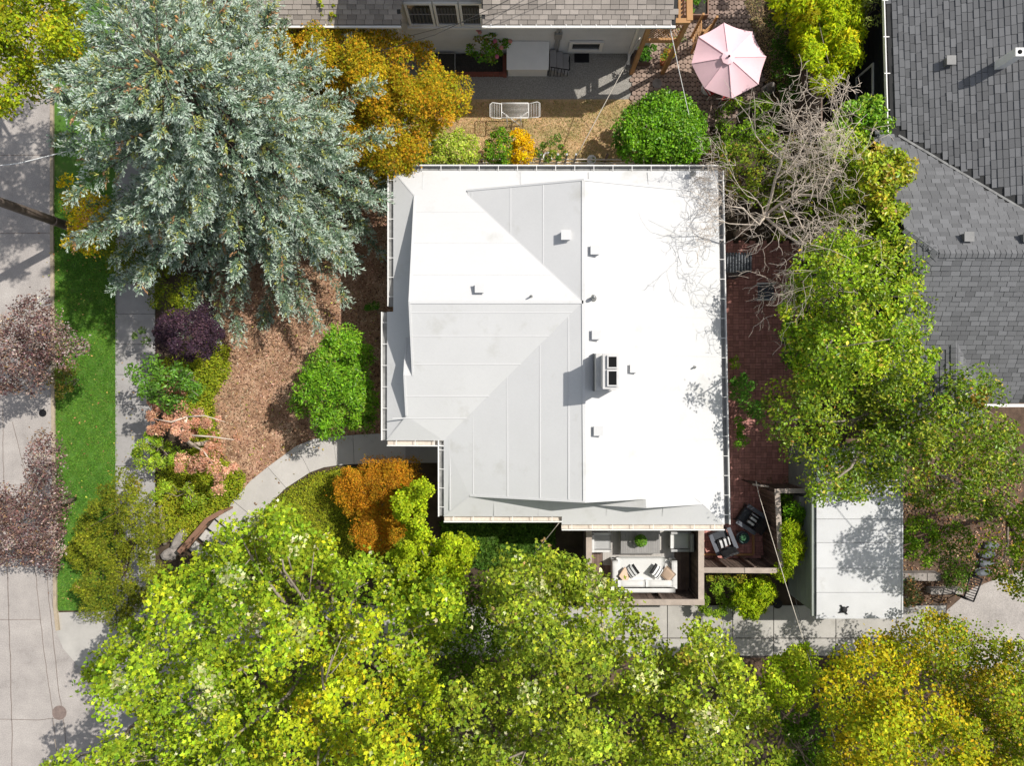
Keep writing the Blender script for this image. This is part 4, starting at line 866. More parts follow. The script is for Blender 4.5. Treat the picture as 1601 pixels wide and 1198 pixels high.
for x, yv in ((7.0, 12.9), (7.0, 13.5), (7.5, 13.4)): mb = MB(); mb.span(x - .04, yv - .04, 0, x + .04, yv + .04, 1.8); mb.build('post', M['cedar'], tr_)
for px, py, rr, lb in ((1049, 80, .13, 'terracotta pot with orange flowers on the pavers by the porch'), (1038, 94, .15, 'terracotta pot in the shade at the corner of the planter box')):
    p = P(px, py, .3); t = thing('flower_pot', lb, 'flower pot', (p.x, p.y, 0), 'pots by the porch'); mb = MB(); mb.lathe((p.x, p.y, 0), [(rr * .7, 0), (rr, .28), (rr * 1.1, .28), (rr * 1.1, .33), (rr * .9, .33), (rr * .85, .27), (.01, .27)], 14); mb.build('pot', M['terracotta'], t)
# board fence below the yellow bamboo
f2 = thing('board_fence', 'dark weathered board fence with a pale post below the yellow bamboo', 'fence', (11.1, 10.8, 0))
board_wall(f2, (11.12, 13.2), (11.12, 9.35), .02, 2.2, M['oldwood'], seed=11); posts(f2, [(11.15, 9.28)], 0, 2.3, .14, 'rail'); cap_rail(f2, [(11.12, 13.2), (11.12, 9.36)], 2.22, .06, .04, 'oldwood')
# seat and lean-to beside the house
p = P(1198, 456, .8); bn = thing('folding_seat', 'slate blue folding seat with white side bars under the bare tree', 'seat', (p.x, p.y, 0))
for k in range(5): mb = MB(); mb.box((p.x, p.y + .22 - .11 * k, .76), (.62, .1, .03)); mb.build('seat_slat', M['slate'], bn)
for s_ in (-1, 1): mb = MB(); mb.tube([(p.x - .36, p.y + s_ * .31, .82), (p.x + .36, p.y + s_ * .31, .82)], .035, 6); mb.build('side_bar', M['white'], bn)
for a in (-1, 1):
    for b in (-1, 1): mb = MB(); mb.tube([(p.x + a * .3, p.y + b * .28, 0), (p.x + a * .3, p.y + b * .28, .8)], .02, 6); mb.build('leg', M['white'], bn)
ln = thing('lean_to_shed', 'dark corrugated metal lean-to against the east wall of the house', 'shed', P(1150, 410))
a, b = P(1112, 395, 1.9), P(1176, 426, 1.9)
for k in range(14): x = a.x + (b.x - a.x) * (k + .5) / 14; mb = MB(); mb.tube([(x, a.y, 1.9), (x, b.y, 1.88)], .045, 6); mb.build('corrugation', M['corr'], ln)
mb = MB(); mb.span(a.x + .02, b.y + .04, 0, b.x - .04, a.y - .04, 1.82); mb.build('wall', M['corr'], ln)

# ------------------------------------------------------------------ front garden hardware, pole, cables, gate
hr = thing('path_handrail', 'brown timber handrail beside the steps at the foot of the front path', 'handrail', P(310, 835))
pts = [P(348, 800, .95), P(324, 813, .95), P(280, 864, .9)]
for a, b in zip(pts[:-1], pts[1:]): mb = MB(); mb.beam(a, b, .17, .07); mb.build('rail', M['handrail'], hr)
mb = MB(); mb.beam(P(322, 822, .6), P(288, 862, .55), .1, .06); mb.build('lower_rail', M['handrail'], hr)
for a in (pts[0], pts[1], pts[2], pts[1].lerp(pts[2], .5)): mb = MB(); mb.span(a.x - .04, a.y - .04, 0, a.x + .04, a.y + .04, a.z - .03); mb.build('post', M['handrail'], hr)
stp = thing('garden_steps', 'pale concrete steps with black strips painted for riser shade below the timber handrail', 'steps', P(330, 840))
for k, (x, yv, h) in enumerate(((352, 812, .1), (340, 826, .085), (326, 842, .07), (310, 860, .06))):
    a = P(x, yv); dirv = Vector((-.62, -.78, 0)).normalized(); nv = Vector((dirv.y, -dirv.x, 0)); ang = math.atan2(dirv.y, dirv.x)
    mb = MB(); mb.box((a.x + .3, a.y - .22, h / 2 + .01), (.42, 1.3, h), ang); mb.build('tread', M['path'], stp)
    mb = MB(); mb.box((a.x + .3 + dirv.x * .22, a.y - .22 + dirv.y * .22, h + .02), (.045, 1.3, .03), ang); mb.build('riser_shade', M['iron'], stp)  # black strip stands for the dark gap at the riser
def rock(name, label, px, py, sx, sy, sz, rz, m='stone', cat='stone', seed=0):
    p = P(px, py); t = thing(name, label, cat, p); r = random.Random(seed); mb = MB()
    prof = [(.9, 0), (1, .4), (.92, .8), (.55, 1)]; n = 9; jit = [r.uniform(.85, 1.12) for _ in range(n)]; vs_ = []; fs = []
    for (rad, zz) in prof:
        for j in range(n): a = 2 * math.pi * j / n; v = rotv((math.cos(a) * rad * sx * jit[j], math.sin(a) * rad * sy * jit[j], 0), rz); vs_.append((p.x + v.x, p.y + v.y, zz * sz + r.uniform(-.03, .03) * sz))
    for i in range(3):
        for j in range(n): fs.append((i * n + j, i * n + (j + 1) % n, (i + 1) * n + (j + 1) % n, (i + 1) * n + j))
    fs.append(tuple(3 * n + j for j in range(n))); mb.add(vs_, fs); tag(mb.build('block', M[m], t)); 
    mb = MB()
    for k in range(5): a = r.uniform(0, 6.28); v = rotv((math.cos(a) * sx * .95, math.sin(a) * sy * .95, 0), rz); mb.box((p.x + v.x, p.y + v.y, .03), (.08, .07, .07), a)
    mb.build('chipping', M[m], t); return t
rock('garden_boulder', 'flat grey boulder left of the timber handrail', 284, 842, .5, .2, .4, .95, seed=1); rock('garden_boulder', 'pale grey boulder at the lower end of the timber handrail', 269, 864, .34, .26, .35, .4, seed=2)
lg = thing('bleached_log', 'bleached fallen log lying between the olive shrub and the green shrubs', 'log', P(254, 832)); mb = MB(); mb.tube([P(250, 790, .2), P(254, 820, .22), P(258, 852, .18)], [.07, .09, .08], 7); lgt = mb.build('trunk', M['bark'], lg); mb = MB(); mb.tube([P(253, 812, .25), P(262, 806, .4)], [.04, .025], 5); mb.build('branch_stub', M['bark'], lg)
up = thing('utility_pole', 'tall weathered wooden utility pole leaning out of the left edge of the photo', 'utility pole', P(134, 363))
b = P(134, 363); mb = MB(); mb.tube([(b.x, b.y, 0), (b.x, b.y, 4), (b.x, b.y, 11)], [.17, .155, .12], 12); mb.build('shaft', M['pole'], up)
mb = MB(); mb.lathe((b.x, b.y, 1.0), [(.175, 0), (.175, .35)], 12); mb.lathe((b.x, b.y, 1.9), [(.168, 0), (.168, .12)], 12); mb.build('metal_band', M['castiron'], up)
mb = MB(); mb.beam((b.x - .05, b.y - 1.1, 10.4), (b.x - .05, b.y + 1.1, 10.4), .1, .12); mb.build('crossarm', M['pole'], up)
def cable(label, pts, m, rr=.012, sag=0.0):
    pts = [P(*a) for a in pts]; out = []
    for a, b in zip(pts[:-1], pts[1:]):
        for k in range(8): t = k / 8; out.append(a.lerp(b, t) - Vector((0, 0, sag * 4 * t * (1 - t))))
    out.append(pts[-1]); mb = MB(); mb.tube(out, rr, 5); return tag(mb.build('overhead_cable', M[m]), label, 'cable', 'overhead cables')
cable('pale cable running from the cedar porch down to the low fence', [(1001, 58, 2.7), (902, 243, 1.3)], 'cablepale', .016)
cable('thin pale wire hanging over the paver patio into the round green shrub', [(1047, 40, 4.0), (1062, 112, 3.4), (1080, 192, 2.4)], 'white', .012)
cable('pale cable passing over the brick patio fence and the driveway to the bottom edge', [(1182, 752, 2.6), (1186, 772, 2.5), (1228, 912, 3.2), (1318, 1198, 4.5)], 'cablepale', .012)
cable('thin dark wire running over the end of the driveway', [(1243, 935, 2.5), (1262, 1015, 3.2), (1300, 1150, 4.2)], 'hose', .009)
cable('pale wire crossing the shaded road at the left edge', [(-30, 262, 6), (30, 255, 6), (118, 233, 5.6)], 'stripew', .016)
cable('dark wire running over the windows of the pale house', [(592, 80, 4.6), (680, 54, 4.7), (790, 2, 4.8), (850, -30, 4.9)], 'hose', .011); cable('thin grey wire below the dark one at the pale house windows', [(640, 56, 4.4), (800, 14, 4.6), (880, -15, 4.7)], 'hose', .008)
cable('pale wire from the inner eave corner down into the maple', [(874, 818, 3.5), (834, 868, 2.2)], 'cablepale', .012)
ig = thing('iron_gate', 'black iron gate with bars standing open on the shaded path at the right', 'gate', P(1520, 925))
c4 = [P(1517, 901, 1.0), P(1536, 906, 1.0), P(1522, 941, 1.0), P(1507, 936, 1.0)]
mb = MB()
for a, b in zip(c4, c4[1:] + c4[:1]): mb.tube([a, b], .028, 6)
mb.build('frame', M['iron'], ig)
for k in range(1, 9): t = k / 9; mb = MB(); mb.tube([c4[0].lerp(c4[3], t), c4[1].lerp(c4[2], t)], .018, 5); mb.build('bar', M['iron'], ig)
for a in (c4[1], c4[2], c4[0], c4[3]): mb = MB(); mb.tube([(a.x, a.y, 0), (a.x, a.y, 1.0)], .03, 6); mb.build('post', M['iron'], ig)
for nm, lb, x0, y0, x1, y1, h in (('retaining_wall', 'low grey timber retaining wall right of the garage', 1408, 897, 1471, 909, .45), ('retaining_wall', 'second short grey retaining wall nearer the iron gate', 1455, 921, 1506, 930, .35)):
    t = thing(nm, lb, 'wall', P((x0 + x1) / 2, (y0 + y1) / 2)); n = 2
    for k in range(3): 
        mb = MB(); p, q_ = P(x0 + (x1 - x0) * k / 3 + .3, y0, h), P(x0 + (x1 - x0) * (k + 1) / 3 - .3, y1, h); mb.span(p.x, q_.y, 0, q_.x, p.y, h - .02 * (k % 2)); mb.build('timber', M['stone'], t)
for k in range(4):
    rock('stepping_boulder', ['dark boulder at the top of the stepped path behind the iron gate', 'second dark boulder down the stepped path behind the iron gate', 'third dark boulder down the stepped path behind the iron gate', 'lowest dark boulder of the stepped path above the iron gate'][k], 1545 - 4 * k, 852 + 14 * k, .32, .14, .25, .1, 'corr', 'stone', 20 + k)
# ------------------------------------------------------------------ vegetation
SHAPES = {
 'oval': (np.array([(0, 0, 0), (-.29, .48, .1), (0, 1, .02), (.29, .48, .1)], float), np.array([(0, 2, 1), (0, 3, 2)])),
 'lance': (np.array([(0, 0, 0), (-.19, .45, .04), (0, 1, -.06), (.19, .45, .04)], float), np.array([(0, 2, 1), (0, 3, 2)])),
 'round': (np.array([(0, 0, 0), (-.38, .35, .08), (-.25, .9, .02), (.25, .9, .02), (.38, .35, .08)], float), np.array([(0, 2, 1), (0, 3, 2), (0, 4, 3)])),
 'maple': (np.array([(0, 0, 0), (-.52, .42, .06), (-.17, .52, -.03), (0, 1.0, .03), (.17, .52, -.03), (.52, .42, .06), (-.28, .05, .04), (.28, .05, .04)], float),
           np.array([(0, 2, 1), (0, 3, 2), (0, 4, 3), (0, 5, 4), (0, 1, 6), (0, 7, 5)])),
 'tuft': (np.array([(0, 0, 0), (-.5, .45, .1), (-.12, .4, 0), (0, 1, .1), (.12, .4, 0), (.5, .45, .1)], float), np.array([(0, 2, 1), (0, 3, 2), (0, 4, 3), (0, 5, 4)])),
 'needle': (np.array([(0, 0, 0), (-.155, .5, .03), (0, 1, .02), (.155, .5, .03)], float), np.array([(0, 2, 1), (0, 3, 2)])),
 'blade': (np.array([(-.12, 0, 0), (.12, 0, 0), (0, 1, 0)], float), np.array([(0, 1, 2)])),
 'chip': (np.array([(-.5, 0, 0), (.5, .05, .1), (.42, .35, 0), (-.45, .3, .12)], float), np.array([(0, 1, 2), (0, 2, 3)])),
}
def norm(a): return a / np.maximum(np.linalg.norm(a, axis=1, keepdims=True), 1e-9)
def place(rg, pts, nrm, size, shape, tdir=None, centre=True):
    """leaf faces at pts, facing nrm"""
    sv, st = SHAPES[shape]; n = len(pts); nrm = norm(nrm)
    rnd = rg.normal(size=(n, 3)) if tdir is None else tdir
    t = norm(rnd - nrm * (rnd * nrm).sum(1, keepdims=True)); b = np.cross(t, nrm)
    v = sv.copy()
    if centre: v[:, 1] -= .5
    V = pts[:, None, :] + size[:, None, None] * (v[None, :, 0:1] * b[:, None, :] + v[None, :, 1:2] * t[:, None, :] + v[None, :, 2:3] * nrm[:, None, :])
    k = len(sv); T = st[None] + (np.arange(n) * k)[:, None, None]
    return V.reshape(-1, 3), T.reshape(-1, 3), k
def jit(rg, col, n, amt=.22, hue=.06):
    c = col * np.exp(rg.normal(0, amt, (n, 1))); c = c * (1 + rg.normal(0, hue, (n, 3))); return np.clip(c, .003, .95)
def pick(rg, pal, n):
    w_ = np.array([p[1] for p in pal], float); w_ /= w_.sum(); return np.array([p[0] for p in pal])[rg.choice(len(pal), n, p=w_)]
def seg_dist(poly, x, y):
    d = np.full(x.shape, 1e9); n = len(poly)
    for i in range(n):
        x0, y0 = poly[i]; x1, y1 = poly[(i + 1) % n]; dx, dy = x1 - x0, y1 - y0; L2 = dx * dx + dy * dy + 1e-9
        t = np.clip(((x - x0) * dx + (y - y0) * dy) / L2, 0, 1); d = np.minimum(d, np.hypot(x - x0 - t * dx, y - y0 - t * dy))
    return d
def backproj(px, py, h): s = (H - h) / F; return np.stack([(px - CX) * s, (CY - py) * s, h], -1)

def clumps(rg, poly, spacing, inset, h_edge, h_top, amp, gap=.1, tries=14, lobe=None, drop=.42):
    xs = [p[0] for p in poly]; ys = [p[1] for p in poly]; x0, x1, y0, y1 = min(xs), max(xs), min(ys), max(ys)
    n = int((x1 - x0) * (y1 - y0) / spacing ** 2 * tries) + 10
    cx = rg.uniform(x0, x1, n); cy = rg.uniform(y0, y1, n); ok = pip(poly, cx, cy); cx, cy = cx[ok], cy[ok]
    d = seg_dist(poly, cx, cy); ok = d > inset; cx, cy, d = cx[ok], cy[ok], d[ok]
    kx, ky, kd = [], [], []; cell = {}
    for a, b, c in zip(cx, cy, d):
        g = (int(a // spacing), int(b // spacing)); good = True
        for i in (-1, 0, 1):
            for j in (-1, 0, 1):
                for (u, v) in cell.get((g[0] + i, g[1] + j), ()):
                    if (u - a) ** 2 + (v - b) ** 2 < spacing ** 2: good = False; break
                if not good: break
            if not good: break
        if good: cell.setdefault(g, []).append((a, b)); kx.append(a); ky.append(b); kd.append(c)
    kx, ky, kd = np.array(kx), np.array(ky), np.array(kd)
    if len(kx) == 0: return np.zeros((0, 3)), np.zeros((0, 2))
    t = np.clip(kd / max(kd.max(), 1e-6), 0, 1); dome = np.sqrt(np.clip(1 - (1 - t) ** 2, 0, 1))
    h = h_edge + (h_top - h_edge) * dome + rg.normal(0, amp, len(kx))
    keep = rg.random(len(kx)) > gap * (t > .12)
    # the crown is made of domed masses with valleys between them
    bw = min(x1 - x0, y1 - y0); ls = lobe or float(np.clip(bw * .36, 34, 110)); lc = []
    for i in rg.permutation(len(kx)):
        if all((kx[i] - u) ** 2 + (ky[i] - v) ** 2 > ls * ls for u, v in lc): lc.append((kx[i], ky[i]))
    if len(lc) > 2:
        A = np.array(lc); dl = np.sqrt(((kx[:, None] - A[None, :, 0]) ** 2 + (ky[:, None] - A[None, :, 1]) ** 2).min(1)) / (ls * .62)
        dl = np.clip(dl, 0, 1.3); lh = rg.normal(0, .22, len(lc))[((kx[:, None] - A[None, :, 0]) ** 2 + (ky[:, None] - A[None, :, 1]) ** 2).argmin(1)]
        h = h + (h_top - h_edge) * (lh - drop * dl ** 2); h = np.maximum(h, min(h_edge * .55, h_edge - .3)); keep &= ~((dl > .82) & (rg.random(len(kx)) < .13))
    h = np.maximum(h, .12)
    return backproj(kx[keep], ky[keep], h[keep]), np.stack([kx[keep], ky[keep]], -1)

def foliage(rg, cc, r, n_per, size, pal, shape, flat=.7, up=.55, spread=.55, jitter=.22, clump_jit=.18, low=.25, droop=0.0, colfn=None, cpx=None, mixk=.45):
    """leaves spread through clumps: fuller on their upper shells, with some below"""
    n = len(cc); rr = r * rg.uniform(.65, 1.3, n); N = n * n_per; idx = np.repeat(np.arange(n), n_per)
    u = norm(rg.normal(size=(N, 3))); lowm = rg.random(N) < low; u[:, 2] = np.where(lowm, u[:, 2], np.abs(u[:, 2]))
    rad = rg.uniform(.25, 1, N) ** .55; lump = 1 + .25 * rg.normal(size=N) * (rg.random(N) < .3)
    off = u * (rad * lump)[:, None] * rr[idx][:, None]; off[:, 2] *= flat
    if droop: off[:, 2] -= droop * (np.hypot(off[:, 0], off[:, 1]) / rr[idx]) ** 2 * rr[idx]
    pts = cc[idx] + off; pts[:, 2] = np.maximum(pts[:, 2], .03)
    nrm = u * .45 + np.array([0, 0, up]) + rg.normal(0, spread, (N, 3)); nrm[:, 2] = np.abs(nrm[:, 2]) * .9 + .1
    td = None
    if droop or shape == 'lance': td = u + np.array([0, 0, -.35 - droop]) + rg.normal(0, .5, (N, 3))
    base = pick(rg, pal, n) if colfn is None else colfn(rg, cpx)
    mean = sum(np.array(p[0]) * p[1] for p in pal) / sum(p[1] for p in pal)
    base = base * .5 + mean * .5 if colfn is None else base * .55 + colfn(rg, cpx) * .45
    leafc = pick(rg, pal, N) if colfn is None else colfn(rg, cpx[idx])
    m = rg.random((N, 1)) < mixk
    col = np.where(m, leafc, base[idx] * np.exp(rg.normal(0, clump_jit, n))[idx][:, None]); col = np.where((col[:, 2] < .3 * col[:, 1])[:, None], np.where((col[:, 0] > col[:, 1])[:, None], col * np.array([1.16, 1.05, .7]), col * np.array([1.06, 1.14, .66])), col * 1.1); col = jit(rg, col, N, jitter)
    return pts, nrm, size * rg.uniform(.6, 1.3, N), col, td
def leaf_mesh(name, rg, pts, nrm, sz, col, shape, mat, td=None, off=Vector((0, 0, 0))):
    V, T, k = place(rg, pts, nrm, sz, shape, td); return np_mesh(name, V - np.array(off), T, M[mat], np.repeat(col, k, 0))

def wood(parent, base, fork_h, targets, r0, m='bark', rg=None, name='trunk', bend=.35, twig_r=.02):
    """tapered trunk with limbs that reach into the crown"""
    mb = MB(); b = Vector((base.x, base.y, 0)); tg = [Vector(t) for t in targets]
    c = sum(tg, Vector()) / len(tg); top = Vector((b.x + (c.x - b.x) * .35, b.y + (c.y - b.y) * .35, fork_h))
    mid = b.lerp(top, .5) + Vector((rg.uniform(-.1, .1), rg.uniform(-.1, .1), 0))
    mb.tube([b, mid, top], [r0 * 1.15, r0 * .95, r0 * .8], 9)
    for t in tg:
        d = t - top; m1 = top + d * .4 + Vector((rg.uniform(-bend, bend), rg.uniform(-bend, bend), d.length * .12)); m2 = top + d * .75 + Vector((rg.uniform(-bend, bend) * .6, rg.uniform(-bend, bend) * .6, d.length * .08))
        mb.tube([top - Vector((0, 0, r0)), m1, m2, t], [r0 * .5, r0 * .32, r0 * .18, twig_r], 6)
        for q in range(3):
            a = m1.lerp(t, rg.uniform(.1, .9)); e = a + Vector((rg.normal(), rg.normal(), abs(rg.normal()) * .5)) * d.length * .12
            mb.tube([a, a.lerp(e, .5) + Vector((0, 0, .05)), e], [r0 * .14, r0 * .1, twig_r * .6], 5)
    mb.build(name, M[m], parent)

seedn = [100]
def plant(name, label, cat, layers, base=None, trunk=None, group=None, extra=None):
    """layers: list of dicts. trunk: (fork_h, radius, n_targets, material)"""
    seedn[0] += 1; rg = np.random.default_rng(seedn[0])
    p0 = layers[0]['poly']; bx = base or (sum(p[0] for p in p0) / len(p0), sum(p[1] for p in p0) / len(p0))
    if base is None:
        hh = layers[0]['h'][1] * .6; b = P(bx[0], bx[1], hh); b.z = 0
    else: b = P(*base)
    t = thing(name, label, cat, b, group)
    allc = []
    for i, L in enumerate(layers):
        cc, cpx = clumps(rg, L['poly'], L.get('sp', 14), L.get('inset', 6), L['h'][0], L['h'][1], L.get('amp', .2), L.get('gap', .08), 14, L.get('lobe'), L.get('drop', .42))
        if len(cc) == 0: continue
        allc.append(cc)
        a = foliage(rg, cc, L['r'] * 1.05, int(L['n'] * {'maple': 2.2, 'tuft': 1.5, 'round': 1.8}.get(L['shape'], 2.1)), L['size'] * (1.12 if L['shape'] == 'tuft' else 1), L['pal'], L['shape'], L.get('flat', .7), L.get('up', .55), L.get('spread', .55), L.get('jit', .22), L.get('cj', .18), L.get('low', .25), L.get('droop', 0), L.get('colfn'), cpx, L.get('mixk', .45))
        link(L.get('name', 'crown'), leaf_mesh(L.get('name', 'crown'), rg, a[0], a[1], a[2], a[3], L['shape'], L.get('mat', 'leaf'), a[4], b), t)
    cc = np.concatenate(allc)
    if trunk:
        fh, r0, nt_, m = trunk; ids = rg.choice(len(cc), min(nt_, len(cc)), replace=False); wood(t, b, fh, [cc[i] - np.array([0, 0, .12]) for i in ids], r0, m, rg)
    return t, cc, rg

# --- blue spruce
def spruce():
    rg = np.random.default_rng(7); b = P(452, 282); HT, RB = 10.8, 6.4
    t = thing('blue_spruce', 'large silvery blue spruce spreading over the mulch bed and the verge', 'tree', b)
    tw_p, tw_d, tw_l = [], [], []; mb = MB(); mb.tube([b, b + Vector((0, 0, 5)), b + Vector((0.05, 0, HT))], [.26, .16, .02], 9)
    z = 1.3
    while z < HT - .3:
        f = (z - 1.0) / (HT - 1.0); L0 = RB * (1 - f) ** .58 * (1.0 if z > 2 else .92); nb = int(9 + 4 * (1 - f)); a0 = rg.uniform(0, 6.28)
        for k in range(nb):
            a = a0 + 6.283 * k / nb + rg.normal(0, .16); L = L0 * rg.uniform(.70, 1.10) * (1 + .36 * max(0, -math.cos(a)) - .04 * max(0, -math.sin(a)) - .26 * max(0, math.sin(a)) * max(0, math.cos(a)))
            if L < .25: continue
            zj = rg.normal(0, .34) * min(L / 3, 1); ph = rg.uniform(0, 6.28)
            dr = rg.uniform(.12, .42) * (1 - f) - .16 * f; n = 7; pts = []
            for i in range(n + 1):
                s = i / n; rr = L * s; zz = z + zj * s + .10 * L * s - dr * L * s * s + .16 * L * max(s - .75, 0)
                aw = a + .10 * math.sin(3 * s + k); pts.append(b + Vector((math.cos(aw) * rr, math.sin(aw) * rr, zz)))
            mb.tube([q - Vector((0, 0, .05)) for q in (pts[0], pts[3], pts[5], pts[6])], [.035 * (1 - f) + .012, .02, .012, .006], 5, False)
            # side twigs along the outer part
            s = .28 if L > 2 else .05
            while s < 1.0:
                i = min(int(s * n), n - 1); p = pts[i].lerp(pts[i + 1], s * n - i); d = (pts[i + 1] - pts[i]).normalized(); sd_ = d.cross(Vector((0, 0, 1))).normalized()
                wl = (.45 + .55 * abs(math.sin(s * L * 1.9 + ph))) * (.34 + .78 * (1 - s) * min(L / 3, 1)) * rg.uniform(.7, 1.2)
                for sg in (-1, 1):
                    dd = (d * rg.uniform(.55, .9) + sd_ * sg * rg.uniform(.6, .9) + Vector((0, 0, rg.uniform(-.28, .12)))).normalized()
                    tw_p.append(p); tw_d.append(dd); tw_l.append(wl)
                    if wl > .5:
                        for q in (.4, .7):
                            d2 = (dd + sd_ * -sg * .5 + d * .5 * (1 if q > .5 else -.2) + Vector((0, 0, rg.uniform(-.1, .2)))).normalized(); tw_p.append(p + dd * wl * q); tw_d.append(d2); tw_l.append(wl * .45)
                s += .135 / L * rg.uniform(.9, 1.5)
            tw_p.append(pts[6]); tw_d.append((pts[7] - pts[6]).normalized()); tw_l.append(L / n + .25)
            for q in range(11):
                dd = ((pts[7] - pts[6]).normalized() + Vector((rg.normal(0, .55), rg.normal(0, .55), rg.normal(-.05, .3)))).normalized(); tw_p.append(pts[6].lerp(pts[7], rg.uniform(0, .7))); tw_d.append(dd); tw_l.append(rg.uniform(.18, .42))
        z += .42 + .08 * (1 - f)
    mb.build('trunk', M['darkbark'], t)
    tp, td, tl = np.array(tw_p), np.array(tw_d), np.array(tw_l)
    # needle tufts along every twig
    step = .05; cnt = np.maximum((tl / step).astype(int), 2); idx = np.repeat(np.arange(len(tp)), cnt); kk = np.concatenate([np.arange(c) for c in cnt]); fr = (kk + .5) / cnt[idx]
    N = len(idx); pos = tp[idx] + td[idx] * (tl[idx] * fr)[:, None]; pos[:, 2] -= .06 * fr ** 2
    V, T, K = [], [], []; off = 0
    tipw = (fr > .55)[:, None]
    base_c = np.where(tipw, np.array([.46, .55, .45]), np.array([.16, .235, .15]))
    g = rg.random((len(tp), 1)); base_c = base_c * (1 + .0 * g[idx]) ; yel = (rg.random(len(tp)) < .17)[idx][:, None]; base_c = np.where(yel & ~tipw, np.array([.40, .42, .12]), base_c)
    br = (rg.random(len(tp)) < .025)[idx][:, None]; base_c = np.where(br, np.array([.45, .26, .13]), base_c)
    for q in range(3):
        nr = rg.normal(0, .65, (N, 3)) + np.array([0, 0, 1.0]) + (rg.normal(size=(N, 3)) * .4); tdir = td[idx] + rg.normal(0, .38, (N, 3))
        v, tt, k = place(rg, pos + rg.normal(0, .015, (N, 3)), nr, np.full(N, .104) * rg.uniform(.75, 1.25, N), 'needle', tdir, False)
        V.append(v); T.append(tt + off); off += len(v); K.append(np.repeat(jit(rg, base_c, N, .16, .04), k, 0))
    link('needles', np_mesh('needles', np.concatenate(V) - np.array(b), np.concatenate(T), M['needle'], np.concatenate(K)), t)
    # cones near the top
    mc = MB(); 
    for k in range(70):
        a = rg.uniform(0, 6.28); zz = rg.uniform(7.2, 10.4); rr = RB * (1 - (zz - 1) / 9.8) ** .72 * rg.uniform(.5, .95); c = b + Vector((math.cos(a) * rr, math.sin(a) * rr, zz + .15))
        mc.lathe(c, [(.012, -.1), (.035, -.05), (.035, .02), (.012, .07)], 6)
    mc.build('cones', M['cedar'], t, kind='stuff')
spruce()

def LY(poly, h, r, n, size, pal, shape='oval', **k): return dict(poly=poly, h=h, r=r, n=n, size=size, pal=pal, shape=shape, **k)
# palettes (leaf reflectance, linear)
YG = [((.36, .38, .02), 4), ((.24, .30, .02), 3), ((.46, .40, .025), 2), ((.16, .22, .02), 2)]
GOLD = [((.47, .31, .018), 4), ((.40, .35, .02), 4), ((.27, .29, .018), 4), ((.48, .25, .025), 3), ((.14, .17, .015), 2)]
MAP1 = [((.28, .37, .035), 6), ((.37, .42, .04), 4), ((.17, .26, .025), 4), ((.44, .45, .03), 1.6), ((.60, .58, .36), .8), ((.10, .17, .02), 2.2)]
MAPY = [((.41, .43, .03), 5), ((.48, .48, .025), 4), ((.28, .34, .03), 3), ((.55, .45, .03), 1.0), ((.58, .55, .26), .6)]
MAP2 = [((.27, .33, .04), 5), ((.36, .40, .05), 4), ((.16, .22, .025), 4), ((.42, .42, .05), 1.8), ((.58, .57, .33), .9), ((.10, .15, .025), 2.6), ((.34, .22, .1), .25)]  # some leaves are picked pale cream at random
def map1fn(rg, px):
    n = len(px); y_ = np.clip(1 - np.hypot((px[:, 0] - 560) / 190, (px[:, 1] - 1090) / 160), 0, 1); y_ = np.clip(y_ * 2, 0, .85)
    a = pick(rg, MAP1, n); b = pick(rg, MAPY, n); return np.where((rg.random(n) < y_)[:, None], b, a)

plant('street_tree', 'yellow-green broadleaf tree in the top left corner above the road', 'tree', [LY([(-90, -90), (115, -70), (126, 60), (118, 98), (92, 106), (70, 140), (38, 150), (20, 178), (-10, 172), (-90, 160)], (6.5, 9), .46, 90, .11, YG, 'oval', sp=15, inset=4, amp=.5, gap=.06)], base=(40, 90), trunk=(4, .16, 10, 'bark'))
plant('golden_maple', 'golden orange maple between the spruce and the house behind', 'tree', [LY([(392, 60), (402, 30), (430, 33), (480, 22), (560, 33), (598, 55), (650, 62), (682, 85), (690, 112), (722, 128), (730, 158), (702, 188), (677, 205), (662, 240), (640, 265), (612, 292), (560, 280), (500, 210), (440, 150), (400, 110)], (2.8, 4.6), .40, 230, .085, GOLD, 'tuft', sp=13, inset=4, amp=.3, gap=.07, cj=.14)], base=(572, 185), trunk=(1.3, .14, 14, 'darkbark'))
plant('vine_shoot', 'thin upright green shoots in front of the shingled eave at the top', 'vine', [LY([(495, -20), (503, -20), (508, 30), (500, 30)], (4.0, 4.3), .08, 14, .09, YG, 'lance', sp=6, inset=0), LY([(515, -20), (522, -20), (524, 30), (516, 30)], (4.0, 4.3), .08, 14, .09, YG, 'lance', sp=6, inset=0)])
plant('yellow_bush', 'bright yellow leafed bush at the foot of the utility pole', 'shrub', [LY([(84, 285), (100, 270), (116, 274), (116, 292), (98, 296)], (3.2, 3.6), .22, 40, .09, [((.62, .50, .015), 4), ((.55, .50, .03), 2), ((.3, .36, .03), 1)], 'oval', sp=10, inset=3), LY([(96, 300), (120, 292), (150, 295), (168, 312), (166, 365), (150, 402), (125, 400), (112, 388), (118, 370), (106, 345), (98, 318)], (2.8, 4.2), .24, 46, .09, [((.60, .48, .015), 5), ((.36, .42, .02), 3), ((.62, .42, .10), 1.2), ((.62, .34, .18), .8)], 'oval', sp=10, inset=4, gap=.15), LY([(100, 375), (112, 365), (122, 375), (112, 388), (100, 386)], (2.4, 2.8), .2, 30, .09, [((.62, .48, .02), 4)], 'oval', sp=8, inset=2)], base=(150, 360), trunk=(.6, .05, 6, 'bark'))
